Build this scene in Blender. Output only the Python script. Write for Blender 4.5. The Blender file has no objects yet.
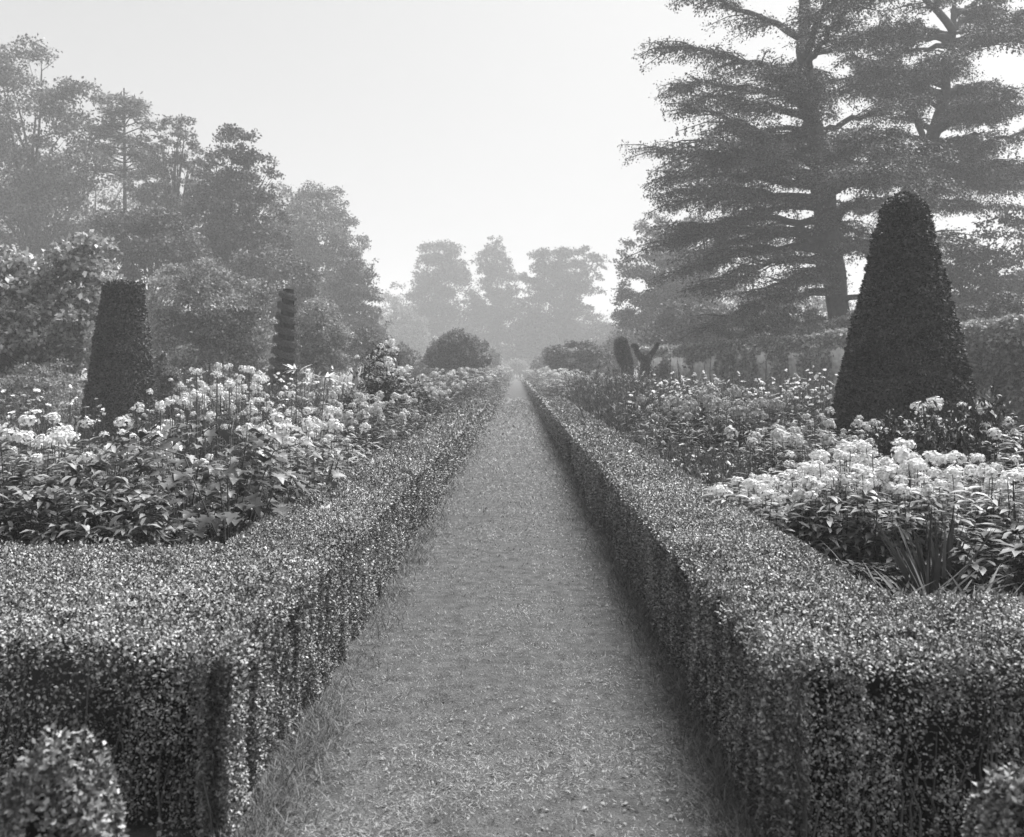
import bpy, math
import numpy as np

PI = math.pi
C = bpy.data.collections.new('garden'); bpy.context.scene.collection.children.link(C)
SC = bpy.context.scene
EYE = 1.65; F = 1000.0; VX, VY = 518.0, 371.0      # level lens, vanishing point of the walk


def at(px, py, Y):
    return np.array([(px - VX) * Y / F, Y, EYE - (py - VY) * Y / F])


# ------------------------------------------------------------------ noise
def _hash(ix, iy, iz, seed):
    h = (ix.astype(np.int64) * 374761393 + iy.astype(np.int64) * 668265263 + iz.astype(np.int64) * 2147483647 + seed * 974634777) & 0xffffffff
    h = ((h ^ (h >> 13)) * 1274126177) & 0xffffffff
    return ((h ^ (h >> 16)) & 0xffff) / 65535.0


def noise(P, seed=0):
    P = np.asarray(P, float)
    i = np.floor(P).astype(np.int64); f = P - i; f = f * f * (3 - 2 * f)
    r = 0
    for a in (0, 1):
        for b in (0, 1):
            for c in (0, 1):
                w = (f[:, 0] if a else 1 - f[:, 0]) * (f[:, 1] if b else 1 - f[:, 1]) * (f[:, 2] if c else 1 - f[:, 2])
                r = r + w * _hash(i[:, 0] + a, i[:, 1] + b, i[:, 2] + c, seed)
    return r * 2 - 1


def unit(v):
    return v / np.maximum(np.linalg.norm(v, axis=-1, keepdims=True), 1e-9)


def rdir(rng, n):
    return unit(rng.normal(size=(n, 3)))


# ------------------------------------------------------------------ materials
def mat(name, c0, c1=None, rough=0.6, spec=0.35, transl=0.0, island=True, scale=None, bump=0.0, bscale=40.0, third=None, patch=None):
    """greys: the whole place is seen in black and white"""
    m = bpy.data.materials.new(name); m.use_nodes = True
    nt = m.node_tree; nd = nt.nodes; lk = nt.links
    b = nd['Principled BSDF']; out = nd['Material Output']
    b.inputs['Roughness'].default_value = rough
    b.inputs['Specular IOR Level'].default_value = spec
    c1 = c0 if c1 is None else c1
    rp = nd.new('ShaderNodeValToRGB')
    rp.color_ramp.elements[0].color = (c0, c0, c0, 1); rp.color_ramp.elements[1].color = (c1, c1, c1, 1)
    if third is not None:
        e = rp.color_ramp.elements.new(0.5); e.color = (third, third, third, 1)
    if island:
        g = nd.new('ShaderNodeNewGeometry'); lk.new(g.outputs['Random Per Island'], rp.inputs['Fac'])
    else:
        t = nd.new('ShaderNodeTexCoord'); n = nd.new('ShaderNodeTexNoise')
        n.inputs['Scale'].default_value = scale or 5; n.inputs['Detail'].default_value = 8; n.inputs['Roughness'].default_value = 0.7
        lk.new(t.outputs['Object'], n.inputs['Vector'])
        mr = nd.new('ShaderNodeMapRange'); mr.inputs['From Min'].default_value = 0.3; mr.inputs['From Max'].default_value = 0.7
        lk.new(n.outputs['Fac'], mr.inputs['Value']); lk.new(mr.outputs[0], rp.inputs['Fac'])
        if bump:
            n2 = nd.new('ShaderNodeTexNoise'); n2.inputs['Scale'].default_value = bscale; n2.inputs['Detail'].default_value = 6
            lk.new(t.outputs['Object'], n2.inputs['Vector'])
            bp = nd.new('ShaderNodeBump'); bp.inputs['Strength'].default_value = bump; bp.inputs['Distance'].default_value = 0.03
            lk.new(n2.outputs['Fac'], bp.inputs['Height']); lk.new(bp.outputs[0], b.inputs['Normal'])
    col = rp.outputs['Color']
    if patch:
        t = nd.new('ShaderNodeTexCoord'); n = nd.new('ShaderNodeTexNoise'); n.inputs['Scale'].default_value = patch[0]; n.inputs['Detail'].default_value = 4
        lk.new(t.outputs['Object'], n.inputs['Vector'])
        mr = nd.new('ShaderNodeMapRange'); mr.inputs['From Min'].default_value = .32; mr.inputs['From Max'].default_value = .68
        mr.inputs['To Min'].default_value = 1 - patch[1]; mr.inputs['To Max'].default_value = 1 + patch[1]; lk.new(n.outputs['Fac'], mr.inputs['Value'])
        mm = nd.new('ShaderNodeMix'); mm.data_type = 'RGBA'; mm.blend_type = 'MULTIPLY'; mm.inputs[0].default_value = 1
        lk.new(col, mm.inputs[6]); lk.new(mr.outputs[0], mm.inputs[7]); col = mm.outputs[2]
    lk.new(col, b.inputs['Base Color'])
    if transl:
        tr = nd.new('ShaderNodeBsdfTranslucent'); lk.new(col, tr.inputs['Color'])
        mx = nd.new('ShaderNodeMixShader'); mx.inputs[0].default_value = transl
        lk.new(b.outputs[0], mx.inputs[1]); lk.new(tr.outputs[0], mx.inputs[2]); lk.new(mx.outputs[0], out.inputs['Surface'])
    return m


M = dict(
    box=mat('box_leaf', .02, .42, rough=.5, spec=.4, patch=(2.2, 0.35)),
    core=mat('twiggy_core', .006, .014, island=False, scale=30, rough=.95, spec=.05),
    yew=mat('yew_needle', .012, .09, rough=.55, spec=.35, patch=(2.5, 0.4)),
    yewl=mat('paler_yew_needle', .02, .15, rough=.55, spec=.35, patch=(2.5, 0.35)),
    bark=mat('bark', .035, .09, island=False, scale=6, rough=.9, spec=.1, bump=.6, bscale=14),
    twig=mat('twig', .07, .16, island=False, scale=20, rough=.9, spec=.1),
    tree=mat('tree_leaf', .03, .24, rough=.5, spec=.35, transl=.2, patch=(0.35, 0.45)),
    treed=mat('dark_tree_leaf', .02, .17, rough=.55, spec=.3, transl=.15, patch=(0.4, 0.45)),
    elm=mat('elm_leaf', .01, .07, rough=.6, spec=.2, transl=.08),
    treel=mat('light_tree_leaf', .10, .36, rough=.5, spec=.35, transl=.25, patch=(0.8, 0.4)),
    laurel=mat('broad_shrub_leaf', .12, .5, rough=.4, spec=.5, transl=.25, patch=(1.2, 0.35)),
    needle=mat('cedar_needle', .03, .2, rough=.6, spec=.25, patch=(0.5, 0.4)),
    phleaf=mat('phlox_leaf', .09, .42, rough=.42, spec=.5, transl=.25),
    gloss=mat('glossy_leaf', .04, .28, rough=.38, spec=.5, transl=.12),
    gloss2=mat('lobed_leaf', .015, .12, rough=.42, spec=.5, transl=.1),
    dark=mat('dark_leaf', .02, .07, rough=.45, spec=.45, transl=.08),
    mid=mat('mid_leaf', .05, .16, rough=.5, spec=.35, transl=.15),
    palel=mat('pale_leaf', .14, .4, rough=.55, spec=.3, transl=.15),
    strap=mat('strap_leaf', .03, .11, rough=.6, spec=.2, transl=.1),
    stem=mat('stem', .05, .12, rough=.6),
    white=mat('white_petal', .5, .84, rough=.7, spec=.2, transl=.25),
    pale=mat('pale_petal', .36, .62, rough=.7, spec=.2, transl=.25),
    pink=mat('pink_petal', .24, .42, rough=.7, spec=.2, transl=.2),
    grass=mat('grass_blade', .04, .36, rough=.55, spec=.3, transl=.1, patch=(1.6, 0.4)),
    tuft=mat('tuft_blade', .04, .2, rough=.55, spec=.3, transl=.1),
    litter=mat('fallen_leaf', .1, .26, rough=.7, spec=.3),
    turf=mat('turf', .05, .13, island=False, scale=9, rough=.95, spec=.05, bump=.8, bscale=90),
    soil=mat('soil', .02, .05, island=False, scale=14, rough=.98, spec=.03, bump=1.0, bscale=30),
    lawn=mat('lawn', .05, .10, island=False, scale=1.5, rough=.95, spec=.05, bump=.7, bscale=40),
    brick=None,
)


def brick_mat():
    m = bpy.data.materials.new('old_brick'); m.use_nodes = True
    nt = m.node_tree; nd = nt.nodes; lk = nt.links; b = nd['Principled BSDF']
    b.inputs['Roughness'].default_value = .9
    t = nd.new('ShaderNodeTexCoord'); br = nd.new('ShaderNodeTexBrick')
    mp = nd.new('ShaderNodeMapping'); mp.inputs['Rotation'].default_value = (PI / 2, 0, 0)
    lk.new(t.outputs['Object'], mp.inputs['Vector']); lk.new(mp.outputs[0], br.inputs['Vector'])
    br.inputs['Scale'].default_value = 2.3
    br.inputs['Color1'].default_value = (.40, .40, .40, 1); br.inputs['Color2'].default_value = (.62, .62, .62, 1); br.inputs['Mortar'].default_value = (.5, .5, .5, 1)
    n = nd.new('ShaderNodeTexNoise'); n.inputs['Scale'].default_value = 2.0; n.inputs['Detail'].default_value = 6
    lk.new(t.outputs['Object'], n.inputs['Vector'])
    mx = nd.new('ShaderNodeMix'); mx.data_type = 'RGBA'; mx.blend_type = 'MULTIPLY'; mx.inputs[0].default_value = .75
    lk.new(br.outputs['Color'], mx.inputs[6]); lk.new(n.outputs['Fac'], mx.inputs[7]); lk.new(mx.outputs[2], b.inputs['Base Color'])
    return m


M['brick'] = brick_mat()
M['stone'] = mat('coping_stone', .25, .45, island=False, scale=6, rough=.9, spec=.1, bump=.4)


# ------------------------------------------------------------------ mesh plumbing
class MB:
    def __init__(s): s.v = []; s.f = {}; s.n = 0
    def add(s, V, *faces):
        V = np.asarray(V, np.float32).reshape(-1, 3)
        for f in faces:
            f = np.asarray(f, np.int64)
            s.f.setdefault(f.shape[1], []).append(f + s.n)
        s.v.append(V); s.n += len(V); return s
    def mesh(s, name, m, smooth=False):
        me = bpy.data.meshes.new(name)
        V = np.concatenate(s.v).astype(np.float32)
        me.vertices.add(len(V)); me.vertices.foreach_set('co', V.ravel())
        idx = []; st = []; tot = []; k = 0
        for w, fs in s.f.items():
            a = np.concatenate(fs); idx.append(a.ravel()); st.append(k + np.arange(len(a)) * w); tot.append(np.full(len(a), w)); k += a.size
        me.loops.add(k); me.loops.foreach_set('vertex_index', np.concatenate(idx).astype(np.int32))
        st = np.concatenate(st).astype(np.int32)
        me.polygons.add(len(st)); me.polygons.foreach_set('loop_start', st)
        try: me.polygons.foreach_set('loop_total', np.concatenate(tot).astype(np.int32))
        except Exception: pass
        if smooth: me.polygons.foreach_set('use_smooth', np.ones(len(st), bool))
        me.materials.append(m); me.update(calc_edges=True)
        return me
    def obj(s, name, m, parent=None, smooth=False):
        return link(name, s.mesh(name, m, smooth), parent)


def link(name, data, parent=None):
    o = bpy.data.objects.new(name, data); C.objects.link(o)
    if parent is not None: o.parent = parent
    return o


def thing(name, label, cat, loc=(0, 0, 0), group=None, rz=0):
    o = link(name, None); o.location = loc; o.rotation_euler[2] = rz; o.empty_display_size = .2
    return tag(o, label, cat, group)


def tag(o, label, cat, group=None, kind=None):
    if label: o['label'] = label
    if cat: o['category'] = cat
    if group: o['group'] = group
    if kind: o['kind'] = kind
    return o


def leaves(mb, P, D, N, L, wr=.38, fold=.12, droop=.1, fine=False):
    """folded leaves: base at P, axis D, face normal ~N, length L (array), width ratio wr"""
    n = len(P); L = np.broadcast_to(np.asarray(L, float), (n,))[:, None]
    D = unit(D); S = unit(np.cross(D, N)); Nn = np.cross(S, D)
    w = wr * L
    if not fine:
        V = np.stack([P, P + .48 * L * D + .5 * w * S + fold * w * Nn, P + L * D - droop * L * Nn, P + .48 * L * D - .5 * w * S + fold * w * Nn], 1)
        k = np.arange(n)[:, None] * 4
        return mb.add(V, k + np.array([[0, 1, 2, 3]]))
    V = np.stack([P,
                  P + .3 * L * D + .42 * w * S + fold * w * Nn, P + .68 * L * D + .42 * w * S + (fold * w - .35 * droop * L) * Nn,
                  P + L * D - droop * L * Nn * 1.3,
                  P + .68 * L * D - .42 * w * S + (fold * w - .35 * droop * L) * Nn, P + .3 * L * D - .42 * w * S + fold * w * Nn,
                  P + .5 * L * D - .05 * droop * L * Nn], 1)
    k = np.arange(n)[:, None] * 7
    return mb.add(V, np.concatenate([k + np.array([[0, 1, 2, 6]]), k + np.array([[6, 2, 3, 4]]), k + np.array([[0, 6, 4, 5]])]))


def straps(mb, P, D, L, w, bend, segs=4, rng=None):
    """arching strap leaves / grass blades"""
    n = len(P); D = unit(D); L = np.broadcast_to(L, (n,)); w = np.broadcast_to(w, (n,)); bend = np.broadcast_to(bend, (n,))
    h = D.copy(); h[:, 2] = 0
    hn = np.linalg.norm(h, axis=1); bad = hn < 1e-3; h[bad] = [1, 0, 0]; h = unit(h)
    S = unit(np.cross(D, h + 1e-4)); flat = np.linalg.norm(np.cross(D, h), axis=1) < 1e-3
    S = unit(np.stack([-h[:, 1], h[:, 0], 0 * h[:, 0]], 1))
    if rng is not None:
        a = rng.uniform(-1.2, 1.2, n)[:, None]; S = unit(S * np.cos(a) + h * np.sin(a))
    rows = []
    p = P.copy(); d = D.copy()
    for i in range(segs + 1):
        t = i / segs
        ww = (w * (1 - t ** 2.2) * .5 + w * .02)[:, None]
        rows += [p - S * ww, p + S * ww]
        d = unit(d + (h * .6 - np.array([0, 0, 1.0])) * (bend / segs)[:, None])
        p = p + d * (L / segs)[:, None]
    V = np.stack(rows, 1); m = 2 * (segs + 1)
    k = np.arange(n)[:, None] * m
    fs = [k + np.array([[2 * i, 2 * i + 1, 2 * i + 3, 2 * i + 2]]) for i in range(segs)]
    return mb.add(V, np.concatenate(fs))


def tube(mb, pts, rad, n=6, cap=True):
    pts = np.asarray(pts, float); rad = np.broadcast_to(np.asarray(rad, float), (len(pts),))
    T = np.gradient(pts, axis=0); T = unit(T)
    ref = np.array([0, 0, 1.0]) if abs(T[len(T) // 2, 2]) < .8 else np.array([1.0, 0, 0])
    A = unit(np.cross(T, ref)); B = np.cross(T, A)
    a = np.linspace(0, 2 * PI, n, endpoint=False)
    V = pts[:, None] + rad[:, None, None] * (np.cos(a)[None, :, None] * A[:, None] + np.sin(a)[None, :, None] * B[:, None])
    m = len(pts); i = np.arange(m - 1)[:, None]; j = np.arange(n)[None]
    q = np.stack([i * n + j, i * n + (j + 1) % n, (i + 1) * n + (j + 1) % n, (i + 1) * n + j], -1).reshape(-1, 4)
    mb.add(V.reshape(-1, 3), q)
    if cap:
        mb.add(V[-1], np.arange(n)[None]); mb.add(V[0], np.arange(n)[::-1][None])
    return mb


def box(mb, x0, x1, y0, y1, z0, z1):
    V = [(x, y, z) for z in (z0, z1) for y in (y0, y1) for x in (x0, x1)]
    return mb.add(V, [(0, 2, 3, 1), (4, 5, 7, 6), (0, 1, 5, 4), (2, 6, 7, 3), (0, 4, 6, 2), (1, 3, 7, 5)])


def grid_sheet(name, x0, x1, y0, y1, z, m, nx=1, ny=1, amp=0, sc=1):
    xs = np.linspace(x0, x1, nx + 1); ys = np.linspace(y0, y1, ny + 1)
    X, Y = np.meshgrid(xs, ys); P = np.stack([X.ravel(), Y.ravel(), np.full(X.size, z)], 1)
    if amp: P[:, 2] += amp * noise(P * sc, 3)
    i = np.arange(ny)[:, None]; j = np.arange(nx)[None]; w = nx + 1
    q = np.stack([i * w + j, i * w + j + 1, (i + 1) * w + j + 1, (i + 1) * w + j], -1).reshape(-1, 4)
    return MB().add(P, q).obj(name, m, smooth=True)


# ================================================================== SETTING
XL, XR = -0.97, 0.845           # inner hedge faces
HT = 0.69                       # hedge height
PATH_END = 196.0
g = grid_sheet('ground', -390, 390, -60, 560, 0.0, M['lawn'], 40, 40); tag(g, None, None, kind='structure')
g = grid_sheet('soil_bed', -8.5, XL - .1, 3.6, PATH_END, .006, M['soil'], 6, 300, .03, 1.5); g.location.z = .035; tag(g, None, None, kind='structure')
g = grid_sheet('soil_bed', XR + .1, 8.5, 3.6, PATH_END, .006, M['soil'], 6, 300, .03, 1.5); g.location.z = .035; tag(g, None, None, kind='structure')
g = grid_sheet('path', XL - .04, XR + .04, -3, PATH_END, .012, M['turf'], 10, 400, .002, 2.0); g.location.z = .012; tag(g, None, None, kind='structure')

# mown blades of the walk, near the camera; long tufts under both hedges; fallen leaves
rng = np.random.default_rng(11)
def y_samples(n, a, b):          # density ~ 1/Y^2
    u = rng.uniform(0, 1, n); return 1 / (1 / a - u * (1 / a - 1 / b))
mb = MB(); n = 330000
Y = y_samples(n, 3.2, 60); X = rng.uniform(XL, XR, n)
P = np.stack([X, Y, np.full(n, .022)], 1)
keep = .6 * noise(P * [3, 3, 1], 5) + .5 * noise(P * [11, 11, 1], 6) + .5 * noise(P * [30, 30, 1], 7) > rng.uniform(-1.3, .5, n); P = P[keep]; Y = Y[keep]; n = len(P)
D = rng.normal(size=(n, 3)) * [1, 1, .25] + [0, 0, .35]; D[:, 2] = np.abs(D[:, 2])
straps(mb, P, D, rng.uniform(.012, .034, n) * np.maximum(1, Y / 7), .0034 * np.maximum(1, Y / 5), rng.uniform(.2, 1.4, n), 2, rng)
tag(mb.obj('grass', M['grass']), None, None, kind='stuff')
mb = MB(); n = 42000
Y = y_samples(n, 3.0, 70); side = rng.integers(0, 2, n)
off = np.abs(rng.normal(0, .10, n)) - .03
X = np.where(side == 0, XL + off, XR - off)
P = np.stack([X, Y, np.full(n, .012)], 1)
keep = noise(P * [2, 2.2, 1], 8) + .3 > rng.uniform(-.7, .8, n); P = P[keep]; Y = Y[keep]; n = len(P)
D = rng.normal(size=(n, 3)) * [.45, .45, .1] + [0, 0, 1]
straps(mb, P, D, rng.uniform(.04, .15, n), .0035 * np.maximum(1, Y / 6), rng.uniform(.3, 1.5, n), 3, rng)
tag(mb.obj('long_grass', M['tuft']), None, None, kind='stuff')
mb = MB(); n = 2600
Y = y_samples(n, 3.2, 22); X = rng.uniform(XL + .03, XR - .03, n); P = np.stack([X, Y, np.full(n, .034)], 1)
keep = noise(P * [2.2, 2.2, 1], 9) > rng.uniform(-.6, .5, n); P = P[keep]; n = len(P)
D = rng.normal(size=(n, 3)) * [1, 1, .15]; N = rng.normal(size=(n, 3)) * .35 + [0, 0, 1]
leaves(mb, P, D, N, rng.uniform(.008, .024, n), .55, .15, .15)
tag(mb.obj('fallen_leaves', M['litter']), None, None, kind='stuff')


# ================================================================== BOX HEDGES
def hedge_face(mb, rng, n, fn, normal, up, seed, streak=(14, 14, 2.6), depth=.05, keepbias=.25, lsize=None):
    """fn(n) -> points on the clipped face; leaves sit on it in shoots, with deep gaps between"""
    P = fn(n); Y = np.maximum(P[:, 1], 2.5)
    s = np.maximum(.0148, .0022 * Y) if lsize is None else lsize(Y)
    q = np.array(streak, float) / np.maximum(1, (Y / 11))[:, None]
    nz = noise(P * q, seed) + .45 * noise(P * q * 2.3, seed + 1)
    keep = nz + keepbias > rng.uniform(-1.0, .55, n)
    P = P[keep]; nz = nz[keep]; s = s[keep]; n = len(P)
    P = P + normal * ((nz * .5 - .5) * depth + rng.normal(0, .008, n))[:, None]
    P = P + rng.normal(0, .004, (n, 3))
    N = rdir(rng, n) * .75 + normal * .8 + np.array([0, 0, .35])
    D = rdir(rng, n) * .9 + normal * .35 + np.array(up, float)
    leaves(mb, P, D, N, s * rng.uniform(.7, 1.35, n), .6, .12, .08)
    return P


def strip(u0, u1, v0, v1, axis, c, n, rng, rnd=.05):
    """random points on an axis-aligned face with Y density ~1/Y^2"""
    pass


def make_hedge(side, label):
    rng = np.random.default_rng(20 + side)
    sx = -1 if side == 0 else 1
    xi = XL if side == 0 else XR                      # path face
    xo = -1.66 if side == 0 else 1.60                 # border face
    yf = 3.42 if side == 0 else 3.30                  # front
    yb = 5.60 if side == 0 else 4.32                  # back of the return
    xe = -4.2 if side == 0 else 4.2                   # return runs on beyond the frame
    skew = .22 if side == 0 else .02
    t = thing('box_hedge', label, 'hedge', (0, 0, 0), 'clipped box hedges edging the walk')
    up = np.array([0, 0, 1.0])
    mb = MB()
    def front_y(X): return yf + skew * np.abs(X - xi) * .9
    wav = lambda P: .016 * noise(P * [1.1, 1.1, 0], 60 + side) + .008 * noise(P * [4, 4, 0], 61 + side)
    # top of the long run
    def top_run(n):
        Y = y_samples_r(rng, n, yb, PATH_END); X = rng.uniform(min(xi, xo), max(xi, xo), n)
        P = np.stack([X, Y, np.full(n, HT)], 1); P[:, 2] += wav(P)
        e = np.minimum(np.abs(X - xi), np.abs(X - xo)); P[:, 2] -= .04 * np.clip(1 - e / .06, 0, 1) ** 2
        return P
    hedge_face(mb, rng, 200000, top_run, up, (0, 0, .15), 70 + side, (16, 16, 4), .03, .6)
    def top_ret(n):
        X = rng.uniform(min(xi, xe), max(xi, xe), n); f0 = front_y(X); Y = f0 + (yb - f0) * rng.uniform(0, 1, n)
        P = np.stack([X, Y, np.full(n, HT)], 1); P[:, 2] += wav(P)
        e = np.minimum(np.abs(X - xi), Y - f0); P[:, 2] -= .05 * np.clip(1 - e / .08, 0, 1) ** 2
        return P
    area = abs(xe - xi) * (yb - yf)
    hedge_face(mb, rng, int(area * 17000), top_ret, up, (0, 0, .15), 72 + side, (16, 16, 4), .035, .5)
    # path face
    nrm = np.array([-sx, 0, .05])
    def path_face(n):
        Y = y_samples_r(rng, n, yf, PATH_END); Z = rng.uniform(.02, HT, n)
        P = np.stack([np.full(n, xi), Y, Z], 1)
        P[:, 0] += .025 * noise(P * [0, 1.3, 1], 80 + side) + sx * .03 * np.clip((Z - HT + .05) / .05, 0, 1) ** 2
        return P
    hedge_face(mb, rng, 260000, path_face, nrm, (0, 0, .5), 82 + side, (13, 13, 2.2), .08, -.02)
    hedge_face(mb, rng, 60000, lambda n: path_face(n) + [sx * .09, 0, 0], nrm, (0, 0, .5), 182 + side, (13, 13, 2.2), .05, .3)
    # front face
    def front_face(n):
        X = rng.uniform(min(xi, xe), max(xi, xe), n); Z = rng.uniform(.02, HT, n)
        P = np.stack([X, front_y(X), Z], 1); P[:, 1] += .03 * noise(P * [1.6, 0, 1.6], 84 + side)
        return P
    hedge_face(mb, rng, int(abs(xe - xi) * HT * 14000), front_face, np.array([0, -1, .05]), (0, 0, .3), 86 + side, (9, 9, 5), .12, -.16)
    hedge_face(mb, rng, int(abs(xe - xi) * HT * 9000), lambda n: front_face(n) + [0, .11, 0], np.array([0, -1, .05]), (0, 0, .3), 186 + side, (9, 9, 5), .08, .05)
    # border face and back of the return
    def bord_face(n):
        Y = y_samples_r(rng, n, yb, 90); Z = rng.uniform(.3, HT, n)
        return np.stack([np.full(n, xo), Y, Z], 1)
    hedge_face(mb, rng, 26000, bord_face, np.array([sx, 0, .05]), (0, 0, .4), 88 + side, (13, 13, 3), .04, .2)
    def back_face(n):
        X = rng.uniform(min(xo, xe), max(xo, xe), n); Z = rng.uniform(.2, HT, n)
        return np.stack([X, np.full(n, yb), Z], 1)
    hedge_face(mb, rng, 9000, back_face, np.array([0, 1, .05]), (0, 0, .4), 90 + side, (13, 13, 3), .04, .2)
    # stray sprigs above the clipped top
    n = 2600; P = np.concatenate([top_run(n // 2), top_ret(n // 2)]); n = len(P)
    P[:, 2] += rng.uniform(0, .03, n)
    leaves(mb, P, rdir(rng, n) * .6 + up, rdir(rng, n) + up * .3, np.maximum(.016, .0028 * P[:, 1]) * rng.uniform(.8, 1.5, n), .5, .12, .05)
    mb.obj('foliage', M['box'], t)
    # dark woody inside
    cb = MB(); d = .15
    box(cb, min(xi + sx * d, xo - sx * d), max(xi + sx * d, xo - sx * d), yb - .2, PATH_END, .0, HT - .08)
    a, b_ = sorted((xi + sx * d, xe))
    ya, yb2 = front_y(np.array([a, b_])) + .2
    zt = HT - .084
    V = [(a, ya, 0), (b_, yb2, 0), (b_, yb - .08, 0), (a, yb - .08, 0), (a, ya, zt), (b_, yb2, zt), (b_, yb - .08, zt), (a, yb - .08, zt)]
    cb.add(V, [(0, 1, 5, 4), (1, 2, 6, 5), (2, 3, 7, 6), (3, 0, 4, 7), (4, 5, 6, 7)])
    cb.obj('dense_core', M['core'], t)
    # bare stems that show through the gaps low down
    sb = MB()
    for k in range(150):
        if k < 70:
            x = xi + sx * (.07 + rng.uniform(0, .06)); y = y_samples_r(rng, 1, yf, 12)[0]
        else:
            x = rng.uniform(min(xi, xe), max(xi, xe)); y = front_y(np.array([x]))[0] + rng.uniform(.07, .16)
        h = rng.uniform(.3, .6); w = rng.normal(0, .05, (4, 2))
        pts = [(x + w[i, 0] * i / 3, y + abs(w[i, 1]) * i / 6, h * i / 3 + .02) for i in range(4)]
        tube(sb, pts, np.linspace(.006, .002, 4), 5)
    sb.obj('stem', M['twig'], t)
    return t


def y_samples_r(rng, n, a, b):
    u = rng.uniform(0, 1, n); return 1 / (1 / a - u * (1 / a - 1 / b))


make_hedge(0, 'clipped box hedge whose end turns toward the low loose box bush')
make_hedge(1, 'clipped box hedge whose end turns below the strap leaved tufts')


def box_bush(name, label, px, py, Y, r, seed):
    rng = np.random.default_rng(seed)
    c = at(px, py, Y); t = thing(name, label, 'bush', (c[0], Y, 0))
    h = c[2]
    n = 9000; d = rdir(rng, n); d[:, 2] = np.abs(d[:, 2])
    rr = 1 + .10 * noise(d * 3, seed) + .06 * noise(d * 9, seed + 1)
    d = np.sign(d) * np.abs(d) ** .62; P = d * [r, r, h] * rr[:, None] * rng.uniform(.9, 1.02, n)[:, None]
    P[:, 2] = np.maximum(P[:, 2], .03)
    mb = MB(); leaves(mb, P, rdir(rng, n) + d * .6 + [0, 0, .3], d + rdir(rng, n) * .7, .019 * rng.uniform(.7, 1.3, n), .6)
    mb.obj('foliage', M['box'], t)
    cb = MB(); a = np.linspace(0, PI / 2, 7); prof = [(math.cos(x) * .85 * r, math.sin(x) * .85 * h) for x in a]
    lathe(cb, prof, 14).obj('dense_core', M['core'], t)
    return t


def lathe(mb, prof, n=24):
    a = np.linspace(0, 2 * PI, n, endpoint=False); m = len(prof)
    V = np.array([[(r * math.cos(x), r * math.sin(x), z) for x in a] for r, z in prof]).reshape(-1, 3)
    i = np.arange(m - 1)[:, None]; j = np.arange(n)[None]
    q = np.stack([i * n + j, i * n + (j + 1) % n, (i + 1) * n + (j + 1) % n, (i + 1) * n + j], -1).reshape(-1, 4)
    return mb.add(V, q)


box_bush('box_bush', 'low loose box bush in front of the hedge end', 58, 752, 2.62, .155, 31)
box_bush('box_bush', 'small box bush at the foot of the dark hedge end', 1006, 780, 2.75, .10, 32)


# ================================================================== TOPIARY
def surf_leaves(mb, rng, P, Nrm, size, tang=.75, out=.55, wr=.4):
    n = len(P)
    leaves(mb, P, rdir(rng, n) * tang + Nrm * out, Nrm + rdir(rng, n) * .6, size * rng.uniform(.65, 1.35, n), wr, .1, .08)


def cone(label, loc, prof, size, n, lean=0., seed=1, mtl='yew', amp=.03):
    rng = np.random.default_rng(seed)
    t = thing('clipped_yew', label, 'topiary', loc)
    prof = np.array(prof, float)                       # (r, z) from base to the top
    seg = np.diff(prof, axis=0); ln = np.hypot(seg[:, 0], seg[:, 1]); ar = ln * (prof[:-1, 0] + prof[1:, 0] + .02)
    k = rng.choice(len(ar), n, p=ar / ar.sum()); u = rng.uniform(0, 1, n)
    r = prof[k, 0] + seg[k, 0] * u; z = prof[k, 1] + seg[k, 1] * u; a = rng.uniform(0, 2 * PI, n)
    nr = np.stack([seg[k, 1], -seg[k, 0]], 1); nr = unit(nr)
    Nrm = np.stack([np.cos(a) * nr[:, 0], np.sin(a) * nr[:, 0], nr[:, 1]], 1)
    P = np.stack([r * np.cos(a), r * np.sin(a), z], 1)
    # the wrinkled, horizontally combed surface of a clipped yew
    q = noise(P * [5, 5, 13], seed) + .6 * noise(P * [14, 14, 30], seed + 1)
    lump = noise(P * 1.3, seed + 2)
    keep = q > rng.uniform(-1.6, .3, n)
    P = (P + Nrm * (amp * q + .2 * amp * lump)[:, None])[keep]; Nrm = Nrm[keep]; z = z[keep]
    P[:, 0] += lean * P[:, 2]
    mb = MB(); surf_leaves(mb, rng, P, Nrm, size, .8, .4, .45)
    mb.obj('foliage', M[mtl], t)
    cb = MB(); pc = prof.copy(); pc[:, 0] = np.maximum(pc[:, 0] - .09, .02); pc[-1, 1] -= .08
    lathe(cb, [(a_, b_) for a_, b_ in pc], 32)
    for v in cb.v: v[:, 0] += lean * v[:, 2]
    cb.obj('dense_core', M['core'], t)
    return t


c = at(904, 371, 16.0)
cone('tall dark clipped yew cone with blunt rounded tip beside the white phlox', (c[0], 16, 0),
     [(1.22, 0), (1.18, .4), (1.12, .8), (1.03, 1.2), (.86, 2.0), (.655, 2.8), (.47, 3.6), (.35, 4.15), (.29, 4.32), (.2, 4.41), (.01, 4.44)], .058, 90000, .0, 41, amp=.04)
c = at(119.5, 371, 21.0)
cone('flat topped clipped yew, squat and tapering, behind the white phlox', (c[0], 21, 0),
     [(.80, 0), (.76, .5), (.70, .94), (.62, 1.46), (.515, 2.3), (.40, 3.14), (.375, 3.44), (.36, 3.475), (.01, 3.485)], .06, 80000, .024, 42, amp=.022, mtl='yewl')


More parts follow.
